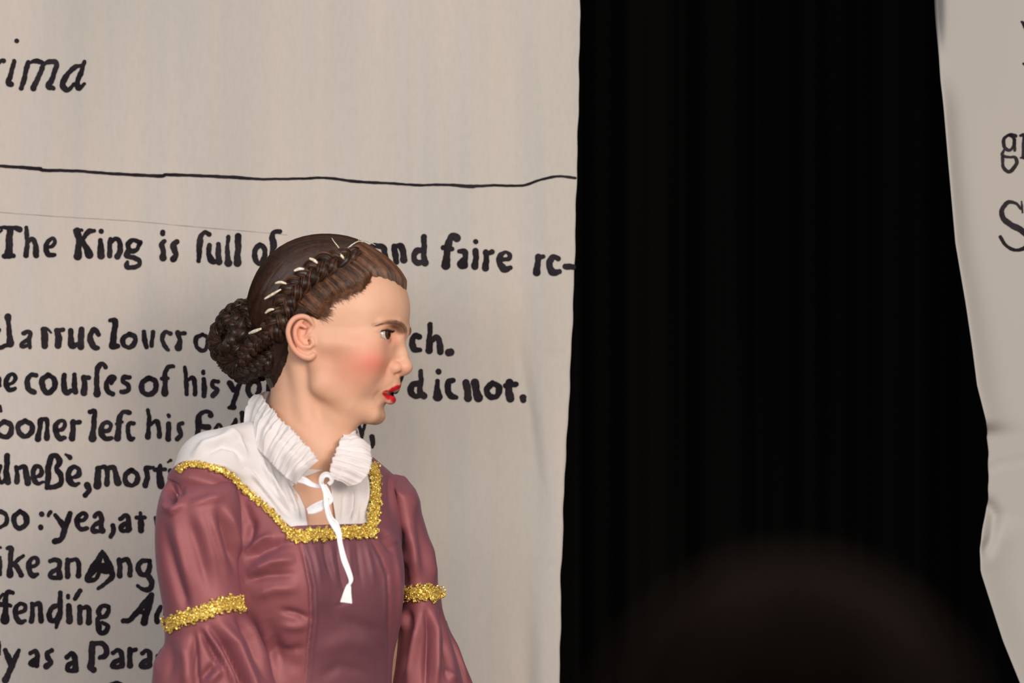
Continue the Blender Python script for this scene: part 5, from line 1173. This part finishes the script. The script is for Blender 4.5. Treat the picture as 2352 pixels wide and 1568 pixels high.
# ---- sleeves: ring by ring from the photo
def sleeve(rings, ydep, rd, folds, name, extra=None, na=150, sub_n=6, fold_fn=None):
    """rings: (py_left, x_left, py_right, x_right); ydep(py): centre depth"""
    R_ = catmull(np.array(rings, float), sub_n); V = []
    ang = np.linspace(0, 2 * math.pi, na, endpoint=False)
    for k, (yl, xl, yr, xr) in enumerate(R_):
        yc = ydep((yl + yr) / 2); A = np.array(P2W(xl, yl, yc)); B = np.array(P2W(xr, yr, yc)); C = (A + B) / 2; U = (B - A) / 2
        dep = rd((yl + yr) / 2)
        ff = fold_fn(ang, (yl + yr) / 2) if fold_fn else 1
        for a, q_ in zip(ang, ff * np.ones(na)): V.append(C - U * math.cos(a) * (1 + (q_ - 1) * .35) + np.array([0, -dep * math.sin(a) * q_, 0]))
    V = np.array(V); Q = grid_faces(len(R_), na, True); N = normals(V, Q)
    cen = V.reshape(len(R_), na, 3).mean(1).repeat(na, 0)
    if ((V - cen) * N).sum(1).mean() < 0: N = -N; Q = Q[:, ::-1]
    V = stamp(V, N, folds, True)
    o = sub_(new_mesh(name, V, Q, m_satin), gown); mod(o, 'SOLIDIFY', thickness=.0012, offset=-1); return o, V.reshape(len(R_), na, 3)
near_rings = [(1100, 440, 1096, 452), (1088, 410, 1084, 480), (1098, 388, 1086, 512), (1128, 371, 1102, 538), (1165, 361, 1135, 550), (1210, 356, 1190, 556), (1260, 356, 1240, 558), (1310, 360, 1290, 558), (1360, 368, 1335, 562), (1410, 376, 1375, 570), (1448, 378, 1408, 573), (1475, 378, 1430, 580),
              (1500, 368, 1470, 596), (1540, 354, 1520, 616), (1590, 344, 1580, 640), (1660, 330, 1660, 670), (1760, 310, 1770, 705), (1900, 285, 1910, 745), (2040, 262, 2050, 780)]
near_folds = [
    ([(372, 1190), (392, 1280), (420, 1370), (432, 1410)], 12, -3.6), ([(395, 1180), (418, 1270), (440, 1360)], 12, 2.8), ([(425, 1170), (455, 1260), (485, 1370)], 12, -2.4), ([(452, 1160), (478, 1240), (500, 1330)], 12, 2.0),
    ([(500, 1165), (520, 1230), (545, 1320)], 9, -5.0), ([(520, 1160), (540, 1220), (552, 1280)], 8, 3.4), ([(480, 1170), (500, 1240), (525, 1330)], 9, 2.6), ([(556, 1230), (556, 1300), (560, 1360)], 5, -3),
    ([(380, 1130), (384, 1165), (398, 1172), (425, 1150)], 8, 5.0), ([(396, 1104), (390, 1132), (394, 1162)], 9, -13), ([(420, 1112), (405, 1135)], 9, -5), ([(410, 1140), (450, 1135), (500, 1125)], 14, -2.4), ([(430, 1160), (480, 1142), (520, 1140)], 9, 2.6),
    # below the gold band
    ([(446, 1450), (448, 1510), (452, 1568), (455, 1650)], 6, -6), ([(418, 1460), (430, 1520), (432, 1600)], 14, 3.5), ([(460, 1445), (490, 1500), (510, 1530)], 7, -6.5), ([(478, 1440), (520, 1490), (560, 1568), (590, 1650)], 10, -8), ([(470, 1440), (500, 1482), (530, 1540), (550, 1600)], 8, 5.5),
    ([(500, 1420), (545, 1480), (580, 1568), (600, 1640)], 12, 5.5), ([(540, 1410), (575, 1470), (612, 1568)], 7, -4), ([(565, 1412), (590, 1470), (625, 1550)], 7, 3),
    ([(452, 1568), (478, 1540), (494, 1522)], 6, -5), ([(470, 1580), (500, 1545), (510, 1535)], 8, 4.5), ([(390, 1470), (392, 1520), (385, 1568)], 12, -2.4), ([(372, 1460), (362, 1500), (356, 1560)], 8, 2), ([(640, 1640), (600, 1560)], 8, 2),
]
_, SN = sleeve(near_rings, lambda py: -.072 - .008 * sstep(1090, 1200, py) - .00002 * max(0, py - 1300) * .6, lambda py: .004 + .043 * sstep(1086, 1135, py) ** .6 + .00009 * max(0, py - 1440) * .5, near_folds, 'sleeve')
far_rings = [(1105, 895, 1103, 905), (1088, 880, 1092, 925), (1092, 876, 1106, 940), (1105, 880, 1138, 957), (1140, 886, 1170, 968), (1190, 893, 1205, 978), (1240, 900, 1250, 989), (1290, 905, 1300, 1000), (1340, 912, 1345, 1007), (1372, 918, 1372, 1013), (1396, 920, 1396, 1017),
             (1430, 916, 1430, 1027), (1480, 912, 1480, 1040), (1530, 906, 1530, 1055), (1580, 900, 1590, 1070), (1680, 895, 1690, 1100), (1850, 890, 1860, 1140), (2000, 880, 2010, 1170)]
far_folds = [
    ([(902, 1110), (900, 1150), (905, 1200)], 7, -3), ([(915, 1210), (912, 1240), (918, 1280)], 14, -5), ([(925, 1290), (922, 1320), (930, 1350)], 12, -5), ([(935, 1200), (950, 1260), (958, 1330)], 11, 3.5), ([(960, 1150), (968, 1240), (978, 1330)], 10, -2.2),
    ([(985, 1230), (992, 1290), (1000, 1340)], 8, 2.4), ([(935, 1110), (950, 1140), (965, 1180)], 12, 2),
    ([(938, 1404), (942, 1440), (928, 1500), (916, 1568)], 8, -9), ([(925, 1400), (928, 1420), (925, 1450)], 7, 4), ([(958, 1410), (955, 1460), (945, 1530), (940, 1600)], 11, 4.5), ([(978, 1400), (985, 1450), (978, 1520), (975, 1600)], 7, -5), ([(992, 1395), (1000, 1450), (1002, 1520), (1000, 1600)], 9, 4.5),
    ([(1010, 1390), (1022, 1440), (1030, 1500), (1040, 1568)], 5, -4), ([(1025, 1470), (1030, 1510), (1026, 1560)], 6, -6), ([(1020, 1520), (1035, 1545), (1045, 1568)], 6, 4),
]
_, SF = sleeve(far_rings, lambda py: .066, lambda py: .003 + .039 * sstep(1090, 1135, py) ** .6 + .00010 * max(0, py - 1400) * .5, far_folds, 'sleeve')
# hanging back panel of the far bell sleeve
fl_rings = [(1430, 985, 1425, 1026), (1450, 990, 1445, 1033), (1500, 1000, 1500, 1056), (1568, 1010, 1568, 1086), (1660, 1020, 1660, 1118), (1850, 1030, 1850, 1175), (2000, 1035, 2000, 1200)]
_, _x = sleeve(fl_rings, lambda py: .105, lambda py: .016, [([(1035, 1455), (1055, 1510), (1075, 1568)], 5, 2.0), ([(1030, 1480), (1040, 1568)], 6, -4)], 'sleeve_drape')

# ---- gold braid trim made of tiny sequins and knots
m_gold, n_, l_, b_ = mat('gold_trim', (.80, .52, .10), .30, Metallic=.6)
nzg, crg = noise_col(n_, l_, b_, (.52, .27, .03), (1.0, .84, .24), 420, 2, (1, 1, 1), (.35, .65)); 
def trim(px_line, name, width=15, surf='T', count=400, seed=0, ylev=None, parent=None, lift=.003):
    r_ = np.random.default_rng(seed); C = catmull(np.array(px_line, float), 10); n = max(12, int(np.linalg.norm(np.diff(C, axis=0), axis=1).sum() / 2)); C = resample(C, n)
    T = np.gradient(C, axis=0); T /= np.linalg.norm(T, axis=1)[:, None]; Nn = np.stack([-T[:, 1], T[:, 0]], 1); mb = MB()
    def surfpt(q):
        if surf == 'T': P, h = hitT(q[:, 0], q[:, 1], GI); P2 = P.copy(); P2 = P2 + np.array([0, -lift, 0]); return P2, h
        return surf(q)
    # woven base strip
    us = np.linspace(-1, 1, 7); w = width * .5 * (1 + .12 * np.sin(np.arange(n) * .75 + seed)); q = (C[:, None] + Nn[:, None] * (us[None, :, None] * w[:, None, None] * .8)).reshape(-1, 2)
    P, h = surfpt(q); P = P + np.array([0, -.0004, 0]); F = grid_faces(n, 7); P2 = P + np.array([0, .0016, 0]); m_ = len(P)
    mb.add(np.vstack([P, P2]), np.vstack([F, F[:, ::-1] + m_]))
    ico = [(0, 0, 1), (.894, 0, .447), (.276, .851, .447), (-.724, .526, .447), (-.724, -.526, .447), (.276, -.851, .447), (.724, .526, -.447), (-.276, .851, -.447), (-.894, 0, -.447), (-.276, -.851, -.447), (.724, -.526, -.447), (0, 0, -1)]
    icf = [(0, 1, 2), (0, 2, 3), (0, 3, 4), (0, 4, 5), (0, 5, 1), (1, 6, 2), (2, 7, 3), (3, 8, 4), (4, 9, 5), (5, 10, 1), (6, 7, 2), (7, 8, 3), (8, 9, 4), (9, 10, 5), (10, 6, 1), (11, 7, 6), (11, 8, 7), (11, 9, 8), (11, 10, 9), (11, 6, 10)]
    ico = np.array(ico)
    i = r_.integers(0, n, count); u = r_.uniform(-1, 1, count); u = np.sign(u) * np.abs(u) ** .8; scal = 1 + .22 * np.sign(u) * np.sin(i * .62 + seed)
    q = C[i] + T[i] * r_.uniform(-1, 1, count)[:, None] + Nn[i] * (u * width * .58 * scal)[:, None]; P, h = surfpt(q)
    for p, s in zip(P, r_.uniform(.0008, .0019, count)):
        M = r_.normal(size=(3, 3)); Qm, _ = np.linalg.qr(M); mb.add((ico * s * [1, 1, .6]) @ Qm + p + [0, -s * .5 - r_.uniform(0, .0012), 0], icf)
    return sub_(mb.build(name, m_gold, smooth=False), parent or gown)
trim([(408, 1082), (420, 1069), (440, 1064), (470, 1068), (505, 1077), (535, 1096), (560, 1120), (590, 1147), (620, 1172), (645, 1200), (668, 1226)], 'gold_trim', 13, count=620, seed=1)
trim([(664, 1222), (684, 1230), (720, 1227), (762, 1224), (800, 1221), (845, 1220)], 'gold_trim', 25, count=760, seed=2)
trim([(853, 1232), (857, 1200), (862, 1160), (864, 1120), (862, 1085), (855, 1062)], 'gold_trim', 23, count=640, seed=3)
def sleeve_surf(G, sgn=-1):
    flat = G.reshape(-1, 3); PXs, PYs = W2P(flat); vis = np.arange(len(flat)); frontm = flat[:, 1] < np.repeat(G[:, :, 1].mean(1), G.shape[1]) + .004
    idx = vis[frontm]
    def f(q):
        out = []
        for a in q:
            d = (PXs[idx] - a[0]) ** 2 + (PYs[idx] - a[1]) ** 2; k = np.argsort(d)[:4]; w = 1 / (d[k] + 1); y = (flat[idx[k], 1] * w).sum() / w.sum()
            out.append(P2W(a[0], a[1], y - .0025))
        return np.array(out), None
    return f
trim([(374, 1436), (400, 1428), (430, 1416), (460, 1410), (490, 1396), (520, 1386), (550, 1384), (568, 1392)], 'gold_trim', 30, surf=sleeve_surf(SN), count=760, seed=4)
trim([(924, 1361), (945, 1364), (965, 1360), (985, 1358), (1003, 1362), (1012, 1374)], 'gold_trim', 30, surf=sleeve_surf(SF), count=430, seed=5)

# ================================================================ CHEMISE
m_lawn, n_, l_, b_ = mat('white_cotton_lawn', (.9, .86, .84), .8)
b_.inputs['Sheen Weight'].default_value = .15; b_.inputs['Subsurface Weight'].default_value = .25; b_.inputs['Subsurface Radius'].default_value = (.004, .003, .0025); b_.inputs['Subsurface Scale'].default_value = 1
noise_col(n_, l_, b_, (.72, .64, .61), (.78, .73, .71), 25, 2); bump(n_, l_, b_, 300, .2, .0005, 3)
CI = .0015
V0, Q0 = surface_nets(Tg.F - CI, *Tg.g); V0, Q0 = upsample(V0, Q0)
for _ in range(2):
    g = Tg.grad(V0); V0 = V0 - g * ((Tg.sample(V0) - CI) / ((g * g).sum(1) + 1e-6))[:, None]
N0 = normals(V0, Q0)
if (N0 * (V0 - BC * [1, 1, 0] - [0, 0, 1.25])).sum(1).mean() < 0: N0 = -N0; Q0 = Q0[:, ::-1]
PX, PY = W2P(V0); fw = (V0 - BC) @ BF
# puff above the gown edge
V1 = V0 + N0 * (.006 * np.exp(-((PX - 560) / 110) ** 2 - ((PY - 1030) / 60) ** 2) + .004 * np.exp(-((PX - 820) / 30) ** 2 - ((PY - 1110) / 90) ** 2))[:, None]
che_folds = [
    ([(440, 1050), (470, 1020), (520, 1005), (560, 1010)], 9, 3), ([(470, 1045), (510, 1020), (545, 1030), (560, 1060)], 8, -3.0), ([(510, 990), (545, 1010), (570, 1050)], 8, 2.6), ([(560, 1075), (600, 1110), (650, 1165)], 9, 3.2), ([(545, 1050), (590, 1110), (640, 1175), (670, 1200)], 7, -2.4),
    ([(575, 1070), (620, 1130), (670, 1185)], 6, -2.8), ([(600, 1060), (640, 1120), (680, 1180)], 7, 2.6), ([(640, 1090), (660, 1140), (685, 1185)], 6, -2.6), ([(655, 1100), (675, 1150), (690, 1195)], 6, 2.6), ([(670, 1110), (690, 1160), (696, 1200)], 5, -1.6),
    ([(838, 1080), (840, 1130), (834, 1180)], 6, 2.6), ([(822, 1110), (822, 1150), (815, 1190)], 5, -2.6), ([(806, 1120), (804, 1160), (800, 1195)], 6, 2.4), ([(792, 1125), (790, 1165), (786, 1200)], 5, -2.2), ([(850, 1060), (853, 1120), (846, 1180)], 5, -2),
    ([(500, 1000), (560, 985), (620, 975)], 14, 2.5), ([(470, 1062), (520, 1070), (570, 1100)], 8, 1.5),
]
V1 = stamp(V1, N0, [(p, w * .85, a * 1.25) for p, w, a in che_folds] + [([(600 + 9 * i, 1040 + 9 * i - 6 * (i % 2)), (612 + 9 * i, 1085 + 8 * i), (640 + 7 * i, 1150 + 6 * i)], 3.2, .6 * (-1) ** i) for i in range(8)] + [([(792 + 8 * i, 1112), (790 + 8 * i, 1150), (786 + 8 * i, 1200)], 2.4, .9 * (-1) ** i) for i in range(8)])
open_poly = [(672, 1116), (702, 1094), (745, 1078), (762, 1060), (764, 1084), (760, 1120), (768, 1170), (776, 1230), (770, 1260), (712, 1260), (706, 1200), (700, 1165), (688, 1138)]
neck_cut = [(612, 930), (640, 975), (668, 1010), (700, 1046), (722, 1066), (745, 1078), (764, 1066), (772, 1040), (790, 985), (800, 900), (600, 850)]
g1 = poly_sd(PX, PY, open_poly) * K; g2 = poly_sd(PX, PY, neck_cut) * K
top = (CZ + (784 - 1000) * K) + .16 * np.clip(-fw, -.1, .1) * 1.0 - V0[:, 2]
low = V0[:, 2] - (CZ + (784 - 1300) * K)
w = sstep(-.03, .0, fw)
gn = poly_sd(PX, PY, neck_poly) * K
gcl = np.minimum(np.where(fw > -.012, .011 - gn, 1), np.where(N0[:, 1] < .3, np.minimum(g1, g2), 1))
gcl = np.minimum(gcl, np.minimum(top + .03 * w, low))
VV, TT = clip_mesh(V1, Q0, gcl)
chem = rp(new_mesh('chemise', VV, TT, m_lawn)); mod(chem, 'SOLIDIFY', thickness=.0006, offset=-1)
tag(chem, 'white cotton chemise with ruffled collar and ribbon tie')

def patch(edge, base, name, ey, by, waves, amp, nu=200, nv=26, bulge=.006, seed=0, mt=None, parent=None):
    """frilled band between a base line and a free edge, both (px,py) with depth"""
    E = resample(catmull(np.array(edge, float), 10), nu); B = resample(catmull(np.array(base, float), 10), nu); r_ = np.random.default_rng(seed)
    u = np.linspace(0, 1, nu); Ey = np.interp(u, np.linspace(0, 1, len(ey)), ey); By = np.interp(u, np.linspace(0, 1, len(by)), by)
    EW = np.array([P2W(a[0], a[1], y) for a, y in zip(E, Ey)]); BW_ = np.array([P2W(a[0], a[1], y) for a, y in zip(B, By)])
    ph = 2 * math.pi * waves * u + 1.9 * np.sin(u * 17 + seed) + 1.1 * np.sin(u * 41); am = .65 + .5 * np.sin(u * 23 + seed) * np.sin(u * 57); V = []
    for v in np.linspace(0, 1, nv):
        P = BW_ * (1 - v) + EW * v; d = EW - BW_; d /= np.linalg.norm(d, axis=1)[:, None]; T = np.gradient(P, axis=0); T /= np.linalg.norm(T, axis=1)[:, None] + 1e-9; Nn = np.cross(T, d); Nn *= np.sign(-Nn[:, 1:2] + 1e-9)
        # gathered line at v=.62 (elastic casing), frill beyond it
        gth = math.exp(-((v - .66) / .05) ** 2); a = amp * (.35 + .65 * abs(v - .66) / .34) if v > .66 else amp * (.30 + .5 * (1 - v / .66))
        off = a * np.sin(ph) * (1 - .55 * gth) + a * .4 * np.sin(2.7 * ph + 1) + bulge * math.sin(math.pi * v) - .0016 * gth
        off = off * am + .0012 * np.sin(9 * v + 11 * u) * (1 - v); V.append(P + Nn * off[:, None] + d * (.0009 * np.sin(ph * 1.0 + 1.4) * v ** 3)[:, None])
    V = np.array(V).reshape(-1, 3)
    return sub_(new_mesh(name, V, grid_faces(nv, nu), mt or m_lawn), parent or chem)
o = patch([(581, 912), (594, 904), (606, 914), (616, 930), (630, 942), (640, 958), (655, 972), (671, 985), (694, 1012), (717, 1036), (732, 1056)],
          [(560, 985), (572, 1000), (585, 1020), (600, 1040), (615, 1055), (630, 1072), (645, 1086), (655, 1096), (665, 1104), (672, 1109), (678, 1113)], 'collar',
          [.03, .0, -.03, -.055, -.07, -.08, -.088, -.095, -.10, -.105], [-.02, -.045, -.06, -.07, -.075, -.08, -.085, -.09, -.095, -.10], 19, .0016, nu=320, bulge=.009, seed=1)
mod(o, 'SOLIDIFY', thickness=.0006)
o = patch([(796, 958), (800, 976), (788, 1000), (778, 1020), (769, 1042), (761, 1062), (757, 1084), (762, 1100)],
          [(797, 964), (803, 985), (812, 1003), (834, 1010), (850, 1024), (853, 1045), (852, 1068), (843, 1092), (825, 1110), (800, 1116)], 'collar',
          [.02, -.01, -.045, -.06, -.07, -.078, -.085, -.088], [.0, -.012, -.03, -.045, -.06, -.072, -.08, -.085], 10, .0018, nu=220, bulge=.006, seed=2)
mod(o, 'SOLIDIFY', thickness=.0006)
# collar continuing behind the neck
o = patch([(592, 906), (610, 900), (660, 902), (720, 915), (770, 938), (798, 960)], [(562, 984), (600, 985), (660, 990), (720, 998), (780, 1000), (824, 994)], 'collar',
          [.03, .07, .085, .08, .05, .02], [-.01, .06, .075, .07, .03, .0], 14, .0025, nu=160, bulge=-.004, seed=3)
mod(o, 'SOLIDIFY', thickness=.0006)

# ribbon tie
m_rib, n_, l_, b_ = mat('white_ribbon', (.88, .86, .87), .45); noise_col(n_, l_, b_, (.82, .80, .82), (.92, .90, .90), 200, 2); b_.inputs['Sheen Weight'].default_value = .3
def tape(pts, name='ribbon_tie', tw=None):
    """pts: px, py, y, width px, tilt"""
    A = catmull(np.array(pts, float), 8); n = len(A); P = np.array([P2W(a[0], a[1], a[2]) for a in A]); T = np.gradient(P, axis=0); T /= np.linalg.norm(T, axis=1)[:, None] + 1e-9
    Sd = np.cross(T, [0, -1., 0]); Sd /= np.linalg.norm(Sd, axis=1)[:, None] + 1e-9; Nn = np.cross(Sd, T)
    D = Sd * np.cos(A[:, 4])[:, None] + Nn * np.sin(A[:, 4])[:, None]; w = A[:, 3] * K / 2; us = np.linspace(-1, 1, 7); up = np.cross(D, T)
    V = (P[:, None] + D[:, None] * (us[None, :, None] * w[:, None, None]) + up[:, None] * (.0009 * (us ** 2))[None, :, None]).reshape(-1, 3)
    o = sub_(new_mesh(name, V, grid_faces(n, 7), m_rib), chem); mod(o, 'SOLIDIFY', thickness=.0005, offset=0); return o
tape([(686, 1100, -.100, 16, 0), (700, 1104, -.106, 15, .2), (716, 1113, -.110, 12, .4), (735, 1118, -.114, 8, .6), (745, 1116, -.117, 8, .5)])
tape([(742, 1118, -.118, 9, .3), (738, 1106, -.121, 11, .2), (741, 1094, -.123, 12, .0), (750, 1089, -.124, 12, -.2), (760, 1094, -.123, 11, -.2), (762, 1104, -.121, 9, 0), (754, 1112, -.119, 9, .3)])
tape([(744, 1114, -.120, 10, 0), (752, 1130, -.120, 12, .1), (760, 1146, -.119, 11, 0), (750, 1154, -.119, 18, .1), (735, 1162, -.118, 22, .1), (718, 1170, -.116, 20, 0), (706, 1174, -.114, 12, 0)])
tape([(740, 1112, -.121, 9, 0), (747, 1132, -.122, 10, .2), (750, 1160, -.122, 11, 0), (758, 1188, -.123, 14, -.2), (770, 1206, -.126, 18, -.1), (778, 1225, -.129, 13, 0), (782, 1250, -.134, 11, 0), (790, 1284, -.139, 13, .1), (800, 1310, -.143, 12, 0), (806, 1330, -.146, 10, 0), (803, 1341, -.146, 6, 0), (801, 1345, -.146, 10, 0), (798, 1360, -.147, 17, 0), (796, 1376, -.147, 24, 0), (795, 1384, -.147, 27, 0)])
# ================================================================ SPECTATOR close to the camera, seen from behind
SY = -3.7
SX = P2W(1815, 0, SY)[0]; STOP = P2W(0, 1308, SY)[2]; SH_ = STOP - ZF
AUD = empty('person', (SX, SY, ZF))
tag(AUD, 'person close to the camera seen from behind, only the dark blurred head top showing', 'person')
def S3(x, y, z): return (SX + x, SY + y, ZF + z * SH_ / 1.70)
Ag = Grid(np.arange(SX - .36, SX + .36, .009), np.arange(SY - .2, SY + .24, .008), axis(ZF - .03, STOP + .04, STOP - .28, STOP - .02, .005, .012)); Ag.pad = .008
def ac(pts, k, own=0): Ag.chain([S3(*p[:3]) + (p[3],) for p in pts], k, own=own)
def ae(c, r, k): Ag.ell(S3(*c), r, k)
ae((0, 0, 1.59), (.073, .092, .098), 0); ae((0, .035, 1.535), (.056, .058, .075), .03); ae((0, .062, 1.50), (.03, .03, .03), .02)
ac([(0, .098, 1.575, .007), (0, .108, 1.55, .010)], .012); ae((0, .10, 1.517), (.022, .010, .010), .01)
for s_ in (-1, 1):
    ae((.074 * s_, -.004, 1.565), (.009, .018, .031), .008)
    ac([(.03 * s_, .0, 1.42, .05), (.165 * s_, -.01, 1.39, .052), (.20 * s_, -.02, 1.12, .036), (.20 * s_, .05, .88, .026)], .03, .02)
    ac([(.20 * s_, .05, .88, .026), (.20 * s_, .065, .80, .028), (.20 * s_, .068, .77, .024)], .01)
    for q_ in range(4): ac([(.195 * s_, .095 - .02 * q_, .765, .0095), (.193 * s_, .10 - .02 * q_, .72, .009), (.188 * s_, .10 - .02 * q_, .69 + .006 * abs(q_ - 1), .008)], .004)
    ac([(.195 * s_, .09, .82, .012), (.185 * s_, .12, .78, .010), (.182 * s_, .125, .745, .009)], .006)
    ac([(.085 * s_, 0, .93, .09), (.09 * s_, .01, .50, .056), (.09 * s_, -.01, .33, .055), (.09 * s_, -.01, .10, .038)], .03, .02)
    ac([(.09 * s_, -.02, .05, .036), (.095 * s_, .08, .035, .034), (.10 * s_, .15, .025, .025)], .02)
ac([(0, -.005, 1.53, .055), (0, -.01, 1.40, .058)], .02)
ae((0, 0, 1.27), (.165, .105, .18), .05); ae((0, 0, 1.05), (.14, .10, .16), .06)
Vb, Qb = Ag.mesh(1)
m_sk2, n_, l_, b_ = mat('spectator_skin', (.55, .33, .24), .55); noise_col(n_, l_, b_, (.50, .29, .21), (.60, .37, .27), 12)
def rpa(o): o.parent = AUD; o.matrix_parent_inverse = Matrix.Translation(-Vector(AUD.location)); return o
rpa(new_mesh('body', Vb, Qb, m_sk2))
def garment(name, iso, keep, m):
    V, Q = surface_nets(Ag.F - iso, *Ag.g); V, T = clip_mesh(V, Q, keep(V)); o = rpa(new_mesh(name, V, T, m)); mod(o, 'SOLIDIFY', thickness=.002, offset=-1); return o
m_sh, n_, l_, b_ = mat('dark_shirt', (.02, .02, .03), .85); noise_col(n_, l_, b_, (.015, .015, .022), (.03, .03, .04), 40)
m_tr, n_, l_, b_ = mat('dark_trousers', (.02, .02, .025), .85); noise_col(n_, l_, b_, (.012, .012, .018), (.025, .025, .035), 40)
zz_ = lambda V: (V[:, 2] - ZF) * 1.70 / SH_
garment('shirt', .010, lambda V: np.minimum(1.455 - zz_(V) - .25 * np.abs(V[:, 1] - SY) * 0, zz_(V) - np.where(np.abs(V[:, 0] - SX) > .165, .93, .90)), m_sh)
garment('trousers', .008, lambda V: np.minimum(np.minimum(.955 - zz_(V), zz_(V) - .07), .168 - np.abs(V[:, 0] - SX)), m_tr)
garment('shoe', .007, lambda V: np.minimum(.085 - zz_(V), -(V[:, 0] - SX)), m_bat); garment('shoe', .007, lambda V: np.minimum(.085 - zz_(V), V[:, 0] - SX), m_bat)
# hair
m_hair2, n_, l_, b_ = mat('dark_hair', (.03, .018, .012), .8); b_.inputs['Specular IOR Level'].default_value = .04; noise_col(n_, l_, b_, (.010, .0048, .003), (.014, .007, .004), 60)
hc = np.array(S3(0, -.008, 1.585)); nu_, nv_ = 40, 64; V = []
for i in range(nu_):
    a = i / (nu_ - 1) * math.radians(118)
    for j in range(nv_):
        b = 2 * math.pi * j / nv_; d = np.array([math.sin(a) * math.cos(b), math.sin(a) * math.sin(b), math.cos(a)]); lim = 1.0
        if d[1] > .25: lim = np.interp(a, [0, .9, 2.1], [1, 1, .62])        # opens round the face
        r = np.array([.092, .110, .115]) * lim * (1 + .012 * math.sin(9 * b + 4 * a) + .01 * math.sin(17 * b)); V.append(hc + d * r)
mb = MB(); mb.add(np.array(V), grid_faces(nu_, nv_, True))
r_ = np.random.default_rng(31)
for i in range(700):
    b0 = r_.uniform(0, 2 * math.pi); a0 = r_.uniform(.0, .6); n = 12; pts = []
    for t in np.linspace(0, 1, n):
        a = a0 + (math.radians(116) - a0) * t; b = b0 + .5 * t * math.sin(b0 * 3); d = np.array([math.sin(a) * math.cos(b), math.sin(a) * math.sin(b), math.cos(a)])
        lim = np.interp(a, [0, .9, 2.1], [1, 1, .62]) if d[1] > .25 else 1.0
        pts.append(hc + d * np.array([.092, .110, .115]) * lim * (1.015 + .02 * math.sin(i) + (.01 * t if i % 3 else .03 * t)))
    V, F = tube(np.array(pts), np.linspace(.0012, .0005, n), 4, caps=False); mb.add(V, F)
rpa(mb.build('hair', m_hair2))
